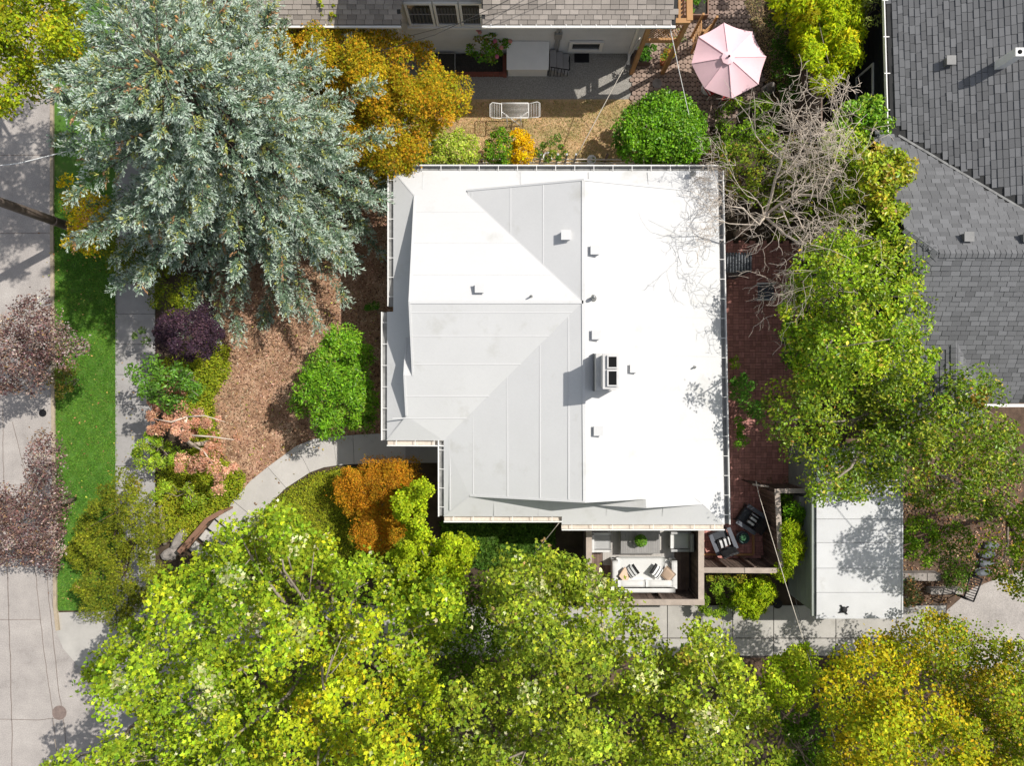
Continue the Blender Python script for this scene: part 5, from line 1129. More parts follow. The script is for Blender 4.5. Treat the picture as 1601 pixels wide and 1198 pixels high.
plant('evergreen_shrub', 'dark olive shrub below the lowest spruce boughs beside the pavement', 'shrub', [LY([(140, 340), (175, 345), (235, 395), (300, 432), (300, 480), (285, 492), (250, 488), (215, 455), (196, 432), (160, 415), (140, 385)], (2.0, 3.4), .32, 130, .075, [((.14, .17, .015), 4), ((.20, .20, .02), 3), ((.08, .12, .015), 3)], 'oval', sp=13, inset=6)], trunk=(.6, .07, 8, 'darkbark'))
PUR = [((.050, .026, .045), 5), ((.085, .045, .06), 4), ((.03, .018, .03), 3), ((.12, .08, .085), 1)]
plant('smoke_bush', 'dark purple smoke bush beside the pavement below the spruce', 'shrub', [LY([(238, 508), (262, 488), (300, 484), (335, 482), (358, 498), (350, 530), (322, 556), (292, 566), (252, 556)], (2.8, 4.5), .30, 170, .08, PUR, 'oval', sp=13, inset=6, amp=.25)], trunk=(.8, .07, 8, 'darkbark'))
GCOV = [((.36, .40, .025), 5), ((.28, .34, .02), 4), ((.44, .42, .03), 2), ((.2, .27, .02), 2)]
def patch(pts, seed):
    x, y = pts[:, 0], pts[:, 1]; f = sum(np.sin(x * k * math.cos(q + seed) + y * k * math.sin(q + seed) + q * 3) / 3 for k, q in ((.9, .3), (1.7, 1.4), (3.1, 2.3), (5.3, .9))); f = np.clip(f, -1, 1)[:, None]
    return 1 + f * np.array([.20, .12, .16])
def cover(name, label, polys, pal, size, dens, h=(.04, .22), shape='oval', seed=3, mat='leaf'):
    rg = np.random.default_rng(seed); A = []
    for poly in polys:
        xs = [p[0] for p in poly]; ys = [p[1] for p in poly]; n = int((max(xs) - min(xs)) * (max(ys) - min(ys)) / 1600 * dens)
        x = rg.uniform(min(xs), max(xs), n) + rg.normal(0, 2, n); y_ = rg.uniform(min(ys), max(ys), n); ok = pip(poly, x + rg.normal(0, 2.5, n), y_ + rg.normal(0, 2.5, n)); x, y_ = x[ok], y_[ok]
        hh = rg.uniform(h[0], h[1], len(x)) * (1 + .5 * np.sin(x * .21) * np.sin(y_ * .17)); A.append(backproj(x, y_, hh))
    pts = np.concatenate(A); n = len(pts); nrm = np.array([0, 0, .9]) + rg.normal(0, .5, (n, 3)); nrm[:, 2] = np.abs(nrm[:, 2])
    return tag(link(name, leaf_mesh(name, rg, pts, nrm, size * rg.uniform(.6, 1.3, n), jit(rg, pick(rg, pal, n), n, .2) * patch(pts, seed), shape, mat)), label, kind='stuff')
cover('ground_cover', 'yellow-green ground cover along the mulch bed', [[(262, 560), (330, 530), (358, 545), (360, 580), (335, 620), (335, 660), (350, 720), (385, 745), (375, 775), (345, 800), (318, 815), (285, 850), (250, 830), (245, 740), (300, 700), (270, 620), (230, 600)]], GCOV, .085, 1400, (.05, .4))
cover('ivy_ground_cover', 'low yellow-green ground cover inside the bend of the front path', [[(350, 880), (402, 814), (426, 788), (448, 768), (485, 744), (527, 733), (600, 730), (640, 760), (640, 880), (560, 900), (450, 900)]], [((.27, .32, .02), 5), ((.36, .38, .025), 3), ((.17, .22, .015), 3)], .07, 1700, (.03, .16), seed=4)
cover('tall_grass', 'dark green tussocky grass below the south eave of the white roof', [[(690, 815), (862, 815), (868, 850), (835, 880), (760, 890), (690, 870)]], [((.08, .17, .018), 4), ((.12, .22, .025), 3), ((.05, .11, .012), 2)], .2, 1300, (.04, .16), 'lance', 5, 'grass')
cover('verge_grass', 'mown vivid green grass of the roadside verge', [[(84, 300), (182, 300), (182, 954), (92, 954), (87, 700), (84, 345)]], [((.14, .31, .03), 5), ((.10, .24, .025), 4), ((.19, .36, .045), 2), ((.26, .32, .07), .7)], .08, 1900, (.045, .075), 'blade', 6, 'grass')
cover('dry_grass', 'sparse dry tan and green grass tufts of the back lawn', [[(640, 157), (994, 157), (1008, 190), (1000, 258), (660, 258)], [(1150, -20), (1260, -20), (1250, 170), (1200, 160), (1195, 90)]], [((.54, .38, .20), 5), ((.62, .46, .28), 4), ((.20, .27, .05), 1.6), ((.34, .31, .1), 1.5)], .085, 620, (.01, .05), 'blade', 7, 'grass')
cover('bark_chips', 'loose bark chips of the mulch bed', [[(335, 262), (632, 262), (632, 690), (540, 690), (490, 690), (430, 733), (387, 765), (352, 720), (332, 620), (345, 540), (330, 470)]], [((.40, .25, .16), 5), ((.25, .14, .085), 4), ((.60, .43, .30), 2.5), ((.12, .06, .04), 2)], .085, 420, (.006, .025), 'chip', 8, 'chip')
cover('fallen_leaves', 'dry fallen leaves scattered beside the garage and on the side garden soil', [[(1408, 720), (1601, 720), (1601, 885), (1515, 920), (1470, 950), (1408, 930)], [(1180, 745), (1260, 745), (1260, 770), (1180, 765)], [(1408, 905), (1450, 905), (1450, 960), (1412, 960)]], [((.42, .22, .10), 4), ((.30, .17, .10), 4), ((.5, .36, .24), 3), ((.14, .08, .05), 2)], .09, 130, (.01, .06), 'oval', 9, 'chip')

cover('scattered_leaves', 'scattered dry leaves on the verge grass, mulch and pavement', [[(84, 345), (182, 345), (182, 954), (92, 954)], [(182, 560), (243, 560), (243, 1000), (182, 1000)], [(345, 450), (600, 450), (590, 690), (430, 740), (350, 700)], [(60, 345), (84, 345), (88, 950), (70, 950)], [(400, 690), (520, 690), (420, 790), (370, 790)]], [((.42, .26, .10), 4), ((.5, .42, .10), 3), ((.28, .15, .07), 3), ((.3, .36, .05), 2)], .09, 5, (.07, .10), 'oval', 19, 'chip')
plant('green_shrub', 'mid green leafy shrub overhanging the pavement beside the smoke bush', 'shrub', [LY([(200, 575), (225, 555), (262, 560), (300, 580), (325, 610), (300, 640), (262, 640), (222, 622)], (2.2, 3.8), .3, 60, .12, [((.09, .19, .035), 4), ((.13, .25, .04), 3), ((.05, .11, .02), 2)], 'oval', sp=14, inset=6, gap=.15, mat='gloss'), LY([(200, 495), (222, 488), (236, 500), (232, 540), (212, 545), (206, 520)], (1.2, 1.6), .16, 22, .11, [((.10, .16, .05), 3), ((.16, .2, .06), 1)], 'oval', sp=13, inset=3, gap=.3)], trunk=(.8, .05, 8, 'bark'))
SAL = [((.56, .31, .21), 5), ((.64, .39, .27), 3), ((.46, .22, .12), 3), ((.30, .15, .09), 1.5)]
t_, cc_, rg_ = plant('dying_pine', 'small tree with salmon brown dead foliage and a pale bare trunk', 'tree', [LY([(224, 648), (240, 608), (262, 602), (276, 590), (298, 602), (292, 622), (318, 634), (338, 662), (300, 690), (262, 684), (234, 686)], (2.8, 3.6), .22, 120, .085, SAL, 'oval', sp=12, inset=5, gap=.15), LY([(266, 722), (298, 702), (340, 688), (372, 706), (376, 740), (352, 756), (345, 772), (322, 758), (296, 742), (276, 738)], (2.2, 3.0), .22, 110, .085, SAL, 'oval', sp=12, inset=5, gap=.15), LY([(315, 655), (370, 640), (376, 690), (330, 690)], (2.2, 2.6), .18, 40, .085, SAL, 'oval', sp=15, inset=4, gap=.3)], base=(330, 690), trunk=None)
mb = MB(); b0 = P(330, 690); w1 = P(300, 696, 2.2); w2 = P(285, 680, 3.0); w3 = P(292, 652, 3.3); mb.tube([b0, P(318, 694, 1.2), w1, w2, w3], [.1, .09, .085, .075, .04], 8); mb.tube([w2, P(330, 683, 3.1), P(366, 688, 3.0)], [.04, .03, .012], 6); mb.tube([w3, P(268, 660, 3.6), P(240, 655, 3.5)], [.04, .025, .01], 6); mb.tube([w1, P(318, 705, 2.6), P(345, 745, 2.8)], [.05, .03, .012], 6); mb.tube([w3, P(320, 650, 3.4), P(352, 660, 3.2)], [.03, .02, .01], 6)
mb.build('trunk', M['paletwig'], t_)
LG = [((.22, .33, .035), 5), ((.32, .40, .04), 4), ((.14, .22, .025), 3), ((.42, .44, .06), 1)]
plant('rhododendron', 'light green rhododendron on the left of the salmon brown tree', 'shrub', [LY([(195, 705), (212, 682), (240, 668), (276, 690), (292, 715), (270, 735), (232, 745), (206, 730)], (1.4, 2.4), .26, 60, .13, LG, 'lance', sp=13, inset=6, mat='gloss')], trunk=(.6, .05, 7, 'bark'))
plant('rhododendron', 'light green rhododendron below the salmon brown tree', 'shrub', [LY([(246, 748), (272, 738), (302, 756), (322, 780), (310, 802), (284, 800), (256, 790), (236, 775)], (1.0, 1.9), .26, 60, .13, LG, 'lance', sp=13, inset=6, mat='gloss')], trunk=(.5, .05, 7, 'bark'))
plant('juniper', 'large olive green juniper between the verge and the path steps', 'shrub', [LY([(112, 832), (140, 795), (158, 770), (172, 742), (200, 738), (228, 758), (252, 800), (262, 850), (242, 870), (268, 900), (262, 930), (226, 940), (195, 978), (152, 972), (118, 958), (120, 915), (98, 872)], (1.8, 4.0), .34, 200, .085, [((.19, .20, .022), 5), ((.125, .15, .018), 4), ((.25, .25, .03), 3), ((.08, .09, .015), 2), ((.28, .2, .06), .25)], 'tuft', sp=15, inset=7, amp=.35, gap=.14)], base=(205, 850), trunk=(.9, .1, 10, 'darkbark'))
PLUM = [((.10, .045, .05), 4), ((.20, .12, .11), 3), ((.46, .38, .35), 3.2), ((.30, .18, .14), 2), ((.05, .025, .03), 3), ((.36, .24, .12), .8)]
plant('purple_plum_tree', 'thin purple leafed street tree over the road at mid left', 'tree', [LY([(-30, 520), (8, 500), (36, 468), (66, 458), (84, 490), (98, 512), (128, 528), (138, 552), (112, 568), (74, 575), (62, 612), (20, 615), (-30, 625)], (2.8, 4.2), .36, 95, .085, PLUM, 'oval', sp=13, inset=4, gap=.08, spread=.8)], base=(112, 585), trunk=(1.6, .07, 12, 'bark'))
plant('purple_plum_tree', 'dense purple leafed street tree over the road at lower left', 'tree', [LY([(-30, 765), (5, 762), (20, 775), (45, 770), (48, 700), (66, 676), (84, 690), (108, 728), (122, 745), (106, 772), (104, 845), (84, 892), (32, 876), (-30, 880)], (2.8, 4.4), .36, 105, .085, PLUM, 'oval', sp=13, inset=4, gap=.06, spread=.8)], base=(118, 780), trunk=(1.6, .08, 14, 'bark'))
plant('low_bush', 'small brown-green bush at the road edge of the verge', 'shrub', [LY([(68, 578), (98, 562), (126, 574), (124, 602), (96, 626), (74, 604)], (.8, 1.4), .22, 90, .06, [((.16, .18, .03), 3), ((.22, .14, .05), 2), ((.09, .1, .02), 2)], 'tuft', sp=11, inset=5)], trunk=(.3, .03, 5, 'bark'))
BRG = [((.15, .31, .022), 5), ((.22, .37, .035), 4), ((.08, .19, .016), 4), ((.32, .40, .08), 1)]
plant('cherry_laurel', 'bright green cherry laurel on the mulch left of the white roof', 'shrub', [LY([(450, 605), (466, 590), (488, 562), (505, 528), (522, 506), (548, 514), (572, 532), (586, 560), (586, 600), (590, 650), (572, 680), (540, 674), (508, 692), (482, 664), (458, 640)], (2.3, 3.7), .30, 70, .135, BRG, 'lance', sp=10, inset=6, mat='gloss', amp=.14, gap=.0, lobe=60)], base=(528, 612), trunk=(.6, .08, 10, 'bark'))
plant('corner_shrub', 'small dark green shrub tucked against the west wall of the white house', 'shrub', [LY([(570, 480), (582, 472), (598, 474), (600, 490), (582, 498)], (.4, .7), .2, 70, .07, [((.06, .16, .02), 3), ((.1, .22, .03), 2)], 'oval', sp=9, inset=3)], trunk=(.2, .03, 4, 'bark'))
plant('orange_dwarf_maple', 'orange and rust leafed dwarf maple inside the bend of the front path', 'shrub', [LY([(528, 755), (540, 732), (565, 724), (600, 722), (640, 718), (664, 730), (662, 770), (642, 792), (628, 832), (602, 858), (574, 864), (560, 845), (542, 802), (528, 776)], (1.3, 2.5), .30, 240, .06, [((.48, .21, .018), 5), ((.42, .27, .02), 4), ((.54, .27, .03), 3), ((.30, .14, .02), 2), ((.33, .27, .025), 1.5)], 'tuft', sp=10, inset=5, amp=.15, gap=.02, lobe=50)], base=(600, 780), trunk=(.5, .06, 9, 'darkbark'))
plant('lime_leafed_tree', 'lime green tree with rounded leaf clusters at the corner of the white roof', 'tree', [LY([(622, 775), (640, 752), (668, 754), (676, 774), (662, 800), (662, 826), (682, 852), (704, 836), (736, 840), (744, 860), (728, 892), (714, 935), (690, 955), (650, 935), (622, 912), (612, 868), (642, 832), (618, 806)], (3.4, 5.0), .24, 110, .085, [((.36, .42, .02), 5), ((.29, .36, .018), 4), ((.44, .46, .03), 2), ((.19, .26, .02), 2)], 'round', sp=9, inset=3, amp=.25, gap=.02, flat=.8, lobe=30)], base=(668, 842), trunk=(2, .09, 10, 'bark'))

# --- the big street maples along the bottom
M1 = [(138, 1030), (162, 1010), (180, 985), (230, 962), (232, 925), (262, 905), (280, 880), (330, 858), (345, 832), (372, 815), (400, 795), (440, 788), (470, 815), (490, 845), (520, 845), (540, 880), (562, 868), (600, 872), (640, 880), (690, 905), (722, 935), (738, 985), (700, 1000), (680, 1050), (690, 1110), (720, 1198), (760, 1330), (120, 1330), (200, 1210), (206, 1150), (225, 1120), (190, 1108), (150, 1105), (138, 1070)]
plant('street_maple', 'largest light green maple at the lower left with a yellowing middle', 'tree', [LY(M1, (6.0, 9.6), .43, 72, .122, MAP1, 'maple', sp=22, inset=3, amp=.85, gap=.14, drop=.75, lobe=85, jit=.28, colfn=map1fn, clj=.2, spread=.65, low=.3), LY(M1, (4.2, 7.0), .6, 34, .14, MAP1, 'maple', sp=24, inset=10, amp=.5, gap=.12, name='lower_crown')], base=(560, 930), trunk=(4.0, .17, 26, 'bark'), group=None)
plant('street_maple', 'low sprays of a maple rising from the bottom edge at the far lower left', 'tree', [LY([(78, 1190), (95, 1172), (118, 1182), (128, 1165), (150, 1172), (160, 1150), (185, 1140), (200, 1160), (205, 1330), (60, 1330)], (5.5, 7.0), .35, 44, .135, MAP1, 'maple', sp=18, inset=5, gap=.2)], base=(240, 1110), trunk=(3.5, .1, 8, 'bark'))
M2 = [(752, 925), (765, 890), (792, 868), (820, 880), (850, 858), (880, 868), (920, 888), (940, 910), (958, 918), (985, 958), (1025, 985), (1030, 1015), (1010, 1060), (1000, 1130), (1010, 1330), (690, 1330), (705, 1120), (720, 1070), (775, 1040), (800, 1000), (775, 965)]
plant('street_maple', 'grey-green maple with scattered pale cream leaves below the wooden deck', 'tree', [LY(M2, (6.0, 9.2), .41, 70, .117, MAP2, 'maple', sp=21, inset=3, amp=.85, gap=.15, drop=.75, lobe=75, jit=.28, spread=.7), LY(M2, (4.0, 6.5), .6, 32, .13, MAP2, 'maple', sp=24, inset=10, amp=.5, gap=.15, name='lower_crown')], base=(860, 1042), trunk=(4.0, .15, 22, 'bark'))
M3 = [(1000, 1045), (1030, 1010), (1062, 1010), (1070, 975), (1085, 958), (1100, 975), (1116, 978), (1112, 1000), (1085, 1008), (1100, 1012), (1130, 1010), (1165, 1042), (1182, 1080), (1204, 1125), (1232, 1160), (1226, 1330), (1000, 1330), (1000, 1120)]
plant('street_maple', 'right-hand maple of the bottom row reaching over the driveway', 'tree', [LY(M3, (6.0, 8.8), .41, 70, .115, MAP2 + [((.43, .44, .03), 3)], 'maple', sp=21, inset=3, amp=.8, gap=.13, drop=.75, lobe=75, jit=.28, spread=.65), LY(M3, (4.0, 6.5), .6, 32, .13, MAP2, 'maple', sp=24, inset=10, amp=.5, gap=.12, name='lower_crown')], base=(1085, 1052), trunk=(4.0, .14, 18, 'bark'))

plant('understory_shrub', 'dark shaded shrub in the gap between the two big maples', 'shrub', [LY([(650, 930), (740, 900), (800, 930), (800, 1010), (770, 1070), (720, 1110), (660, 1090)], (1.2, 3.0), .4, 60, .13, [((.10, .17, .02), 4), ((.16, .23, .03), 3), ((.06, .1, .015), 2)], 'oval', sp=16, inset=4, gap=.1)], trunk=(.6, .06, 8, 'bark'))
plant('round_laurel', 'rounded bright green laurel below the pink parasol', 'shrub', [LY([(958, 202), (975, 178), (992, 165), (1012, 150), (1045, 142), (1066, 152), (1086, 165), (1102, 186), (1107, 222), (1096, 252), (1050, 258), (1000, 257), (966, 246)], (1.0, 2.7), .26, 70, .11, [((.14, .30, .016), 5), ((.20, .36, .022), 3), ((.07, .18, .014), 4), ((.30, .42, .08), 1)], 'oval', sp=8.5, inset=4, mat='gloss', amp=.1, gap=.0, lobe=999)], trunk=(.5, .08, 10, 'bark'))
plant('variegated_shrub', 'rounded pale variegated shrub against the north eave of the white roof', 'shrub', [LY([(650, 250), (658, 226), (688, 205), (720, 202), (744, 218), (750, 245), (732, 263), (660, 263)], (.7, 1.7), .2, 60, .085, [((.44, .48, .10), 4), ((.32, .42, .05), 3), ((.58, .58, .2), 2), ((.16, .24, .03), 2)], 'oval', sp=8, inset=3, amp=.06, gap=.0, lobe=999)], trunk=(.3, .05, 6, 'bark'))
plant('euonymus', 'green shrub flecked with yellow next to the solid yellow one', 'shrub', [LY([(757, 232), (765, 208), (788, 198), (803, 208), (806, 258), (772, 262), (758, 252)], (.6, 1.6), .18, 60, .08, [((.08, .20, .02), 5), ((.14, .28, .03), 3), ((.55, .48, .03), 1.6)], 'oval', sp=8, inset=3, amp=.06, gap=0, lobe=999)], trunk=(.3, .05, 5, 'bark'))
plant('golden_euonymus', 'solid bright yellow shrub beside the low grey fence', 'shrub', [LY([(797, 205), (812, 200), (828, 212), (836, 238), (830, 256), (803, 260)], (.6, 1.6), .18, 75, .075, [((.76, .50, .008), 6), ((.68, .46, .01), 3), ((.5, .42, .02), 1)], 'oval', sp=7, inset=3, amp=.06, gap=0, lobe=999)], trunk=(.3, .05, 5, 'bark'))
plant('border_shrub', 'small dark shrub with mottled leaves behind the horseshoe ornament', 'shrub', [LY([(836, 238), (852, 212), (874, 210), (890, 234), (888, 256), (840, 258)], (.5, 1.2), .18, 50, .08, [((.06, .13, .03), 4), ((.10, .2, .04), 3), ((.34, .36, .04), 1.5), ((.24, .10, .06), .8)], 'oval', sp=10, inset=4, gap=.12)], trunk=(.3, .03, 5, 'bark'))
plant('border_perennials', 'low mixed border plants along the gutter left of the round laurel', 'plant', [LY([(890, 246), (955, 246), (958, 262), (890, 262)], (.15, .4), .16, 34, .09, [((.12, .2, .03), 3), ((.42, .2, .06), 1), ((.3, .3, .04), 2)], 'lance', sp=11, inset=2, gap=.25)])
t_, cc_, rg_ = plant('rose_bush', 'rose bush with pink blooms in the raised bed of the pale house', 'shrub', [LY([(726, 66), (744, 55), (762, 38), (792, 40), (796, 62), (790, 90), (764, 98), (742, 95), (728, 82)], (.9, 1.7), .18, 40, .10, [((.07, .18, .03), 4), ((.12, .26, .035), 3), ((.24, .32, .05), 1.5), ((.2, .08, .05), .6)], 'oval', sp=10, inset=3, gap=.2)], base=(762, 97), trunk=(.4, .025, 8, 'bark'))
for k, (px, py) in enumerate(((747, 46), (750, 50), (774, 64), (784, 74), (777, 88), (798, 64))):
    rg = np.random.default_rng(k); n = 40; u = norm(rg.normal(size=(n, 3))); u[:, 2] = np.abs(u[:, 2]); c = np.array(P(px, py, 1.85)); link('rose_bloom', leaf_mesh('rose_bloom', rg, c + u * .06, u + .1, np.full(n, .09), jit(rg, np.tile(np.array([(.72, .22, .34), (.72, .36, .30)][k % 2]), (n, 1)), n, .12), 'round', 'petal', None, base_of(t_)), t_)
BAM = [((.50, .52, .012), 5), ((.40, .47, .015), 4), ((.58, .52, .02), 1.5), ((.24, .33, .018), 3), ((.13, .2, .012), 1.5)]
plant('golden_bamboo', 'weeping golden yellow bamboo hanging over the dark board fence', 'bamboo', [LY([(1240, -70), (1355, -70), (1356, 30), (1352, 85), (1334, 112), (1312, 140), (1288, 152), (1272, 128), (1262, 92), (1240, 40)], (2.2, 3.6), .34, 130, .15, BAM, 'lance', sp=12, inset=5, droop=.5, amp=.4, gap=.03, lobe=34), LY([(1185, -70), (1240, -70), (1268, 70), (1262, 98), (1244, 86), (1226, 58), (1208, 20)], (1.8, 2.8), .30, 100, .15, BAM, 'lance', sp=13, inset=4, droop=.5, amp=.4, gap=.1, lobe=34)], base=(1245, 60), trunk=(2.0, .05, 18, 'bark'))
plant('wall_vine', 'sparse pale green climber beside the gutter of the dark grey roof', 'vine', [LY([(1350, -20), (1382, -20), (1380, 30), (1362, 48), (1350, 40)], (2.0, 3.2), .22, 26, .11, [((.34, .38, .12), 3), ((.22, .26, .06), 2)], 'lance', sp=12, inset=3, gap=.2)], trunk=(1, .03, 5, 'bark'))
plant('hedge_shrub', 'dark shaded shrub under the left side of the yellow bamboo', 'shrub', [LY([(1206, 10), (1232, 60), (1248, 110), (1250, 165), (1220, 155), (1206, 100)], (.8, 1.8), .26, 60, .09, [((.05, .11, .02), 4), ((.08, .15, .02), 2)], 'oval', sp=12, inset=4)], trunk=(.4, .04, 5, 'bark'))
plant('trellis_flowers', 'leafy plant with red flowers in the planter by the corner trellis', 'plant', [LY([(1070, -12), (1106, -10), (1104, 18), (1072, 22)], (.6, 1.0), .18, 40, .09, [((.08, .22, .03), 5), ((.5, .06, .04), .8), ((.14, .3, .04), 2)], 'oval', sp=9, inset=2)])
plant('planter_tomato', 'dark green vegetable plant in the box below the cedar porch frame', 'plant', [LY([(994, 76), (1016, 66), (1026, 72), (1018, 92), (996, 92)], (.6, 1.0), .16, 36, .09, [((.06, .16, .025), 4), ((.1, .22, .03), 2)], 'oval', sp=8, inset=2)])
plant('porch_flowers', 'pots of green and orange flowers at the corner of the cedar porch', 'plant', [LY([(1036, 72), (1052, 62), (1056, 82), (1044, 98), (1034, 92)], (.4, .7), .15, 36, .08, [((.14, .26, .04), 4), ((.5, .24, .03), 1.4), ((.3, .36, .12), 1)], 'oval', sp=8, inset=2), LY([(1052, 46), (1066, 44), (1070, 62), (1056, 64)], (.5, .9), .16, 26, .09, [((.30, .36, .16), 3), ((.2, .3, .08), 2)], 'lance', sp=8, inset=2)])
MGR = [((.15, .27, .025), 4), ((.24, .36, .035), 3), ((.09, .17, .02), 3), ((.34, .40, .06), 1)]
plant('garden_shrub', 'green leafy shrub below the statue at the paver edge', 'shrub', [LY([(1112, 195), (1130, 162), (1160, 152), (1186, 150), (1216, 155), (1228, 180), (1214, 220), (1172, 238), (1130, 246), (1106, 226)], (.8, 1.8), .26, 60, .09, MGR, 'oval', sp=12, inset=5, gap=.12)], trunk=(.4, .05, 8, 'bark'))
plant('rust_tipped_shrub', 'small shrub with rusty tips between the round laurel and the bare tree', 'shrub', [LY([(1098, 222), (1120, 212), (1136, 225), (1130, 255), (1102, 256)], (.5, 1.0), .2, 50, .075, [((.38, .2, .03), 3), ((.24, .26, .03), 3), ((.12, .18, .02), 2)], 'oval', sp=10, inset=3)], trunk=(.3, .03, 4, 'bark'))
plant('photinia', 'glossy green photinia beside the dark house wall', 'shrub', [LY([(1282, 178), (1312, 172), (1322, 156), (1352, 150), (1376, 150), (1395, 172), (1396, 202), (1372, 216), (1340, 224), (1300, 214)], (3.2, 4.3), .26, 46, .14, [((.16, .34, .03), 4), ((.28, .40, .04), 3), ((.10, .20, .02), 3), ((.44, .48, .1), 1)], 'oval', sp=13, inset=6, mat='gloss')], trunk=(.8, .06, 8, 'bark'))
plant('photinia', 'yellow-green photinia leaning on the lower corner of the dark grey roof', 'shrub', [LY([(1338, 238), (1372, 232), (1405, 230), (1432, 240), (1428, 270), (1402, 298), (1420, 326), (1392, 350), (1360, 325), (1346, 285)], (4.9, 6.0), .28, 46, .14, [((.38, .42, .03), 4), ((.28, .36, .03), 3), ((.48, .44, .05), 2), ((.14, .22, .02), 2), ((.4, .22, .08), .6)], 'oval', sp=11, inset=4, mat='gloss', lobe=60, gap=.03)], trunk=(1.2, .06, 8, 'bark'))
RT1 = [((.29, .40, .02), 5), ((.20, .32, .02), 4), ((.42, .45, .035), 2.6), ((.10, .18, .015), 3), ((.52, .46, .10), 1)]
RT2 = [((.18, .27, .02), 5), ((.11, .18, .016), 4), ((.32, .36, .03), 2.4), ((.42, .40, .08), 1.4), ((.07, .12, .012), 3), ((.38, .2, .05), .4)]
plant('holly_tree', 'slender green broadleaf tree between the bare twigs and the dark roof corner', 'tree', [LY([(1285, 218), (1345, 205), (1362, 240), (1352, 325), (1402, 345), (1340, 378), (1288, 352), (1302, 290)], (3.6, 4.8), .3, 60, .12, RT1, 'oval', sp=13, inset=3, mat='gloss', gap=.08)], trunk=(1.2, .06, 8, 'bark'))
plant('underplanting', 'mixed green and yellow underplanting beneath the bare tree', 'shrub', [LY([(1126, 232), (1210, 218), (1300, 218), (1345, 240), (1352, 330), (1290, 385), (1222, 380), (1180, 320), (1135, 300)], (1.6, 3.2), .32, 56, .11, [((.17, .26, .03), 4), ((.22, .27, .04), 3), ((.36, .34, .05), 2), ((.36, .2, .08), 1), ((.07, .11, .02), 3)], 'oval', sp=14, inset=5, gap=.12)], trunk=(.4, .05, 8, 'bark'))
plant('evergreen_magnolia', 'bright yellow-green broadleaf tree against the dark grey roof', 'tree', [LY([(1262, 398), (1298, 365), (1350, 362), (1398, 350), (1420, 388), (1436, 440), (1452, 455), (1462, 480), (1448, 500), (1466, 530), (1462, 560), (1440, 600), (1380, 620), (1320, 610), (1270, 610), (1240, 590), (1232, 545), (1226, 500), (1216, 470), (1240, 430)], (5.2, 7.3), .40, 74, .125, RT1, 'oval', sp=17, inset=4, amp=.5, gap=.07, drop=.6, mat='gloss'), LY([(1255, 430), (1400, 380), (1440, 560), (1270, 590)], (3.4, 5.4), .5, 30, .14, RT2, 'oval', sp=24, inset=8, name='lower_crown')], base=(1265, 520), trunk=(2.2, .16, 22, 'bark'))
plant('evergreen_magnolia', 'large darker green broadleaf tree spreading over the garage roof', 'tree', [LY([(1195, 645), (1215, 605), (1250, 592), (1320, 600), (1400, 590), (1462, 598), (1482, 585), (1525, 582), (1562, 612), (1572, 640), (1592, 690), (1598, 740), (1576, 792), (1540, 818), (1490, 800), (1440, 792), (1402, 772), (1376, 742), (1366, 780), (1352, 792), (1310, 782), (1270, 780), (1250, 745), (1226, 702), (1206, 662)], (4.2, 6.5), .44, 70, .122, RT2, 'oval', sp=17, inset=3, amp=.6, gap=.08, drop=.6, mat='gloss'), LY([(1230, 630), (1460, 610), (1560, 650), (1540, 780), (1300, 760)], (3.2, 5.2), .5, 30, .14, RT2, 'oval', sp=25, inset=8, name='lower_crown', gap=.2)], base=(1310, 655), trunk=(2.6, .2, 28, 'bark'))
plant('laurel_bush', 'vivid green laurel at the edge of the brick patio under the yellow-green tree', 'shrub', [LY([(1222, 498), (1258, 508), (1288, 560), (1284, 612), (1250, 622), (1232, 590), (1222, 540)], (1.6, 2.8), .28, 60, .12, [((.11, .28, .022), 4), ((.18, .36, .035), 3), ((.06, .17, .014), 2)], 'oval', sp=12, inset=5, mat='gloss')], trunk=(.6, .05, 7, 'bark'))
plant('patio_fern_bush', 'blue-green lacy bush on the brick patio against the east gutter', 'shrub', [LY([(1142, 592), (1158, 582), (1178, 592), (1196, 612), (1202, 640), (1180, 658), (1164, 640), (1146, 625)], (.7, 1.5), .24, 60, .12, [((.12, .28, .07), 4), ((.18, .38, .09), 3), ((.28, .46, .10), 1.5)], 'lance', sp=12, inset=4, gap=.15), LY([(1150, 650), (1165, 650), (1168, 690), (1158, 708), (1148, 690)], (.5, .9), .18, 36, .12, [((.14, .32, .04), 4), ((.24, .42, .05), 2)], 'lance', sp=10, inset=2, gap=.2)], trunk=(.3, .03, 6, 'bark'))
plant('patio_sprig', 'thin green sprig growing by the gutter at the top of the brick patio', 'plant', [LY([(1142, 562), (1152, 558), (1156, 576), (1146, 582)], (.5, .9), .12, 24, .1, [((.36, .44, .08), 3), ((.2, .3, .05), 2)], 'lance', sp=7, inset=1)])
ARB = [((.36, .43, .018), 5), ((.27, .35, .016), 4), ((.17, .25, .015), 3), ((.44, .47, .03), 1)]
plant('arborvitae_hedge', 'feathery lime green hedge between the patio fence and the garage wall', 'hedge', [LY([(1224, 828), (1246, 812), (1254, 836), (1252, 868), (1240, 895), (1222, 916), (1202, 908), (1222, 880), (1226, 850)], (1.0, 2.0), .24, 110, .14, ARB, 'lance', sp=10, inset=4, up=.2), LY([(1222, 774), (1248, 776), (1256, 800), (1252, 822), (1228, 826)], (1.0, 1.7), .24, 80, .12, [((.12, .26, .02), 4), ((.2, .34, .025), 3), ((.08, .17, .015), 2)], 'lance', sp=11, inset=4)], trunk=(.4, .05, 8, 'bark'))
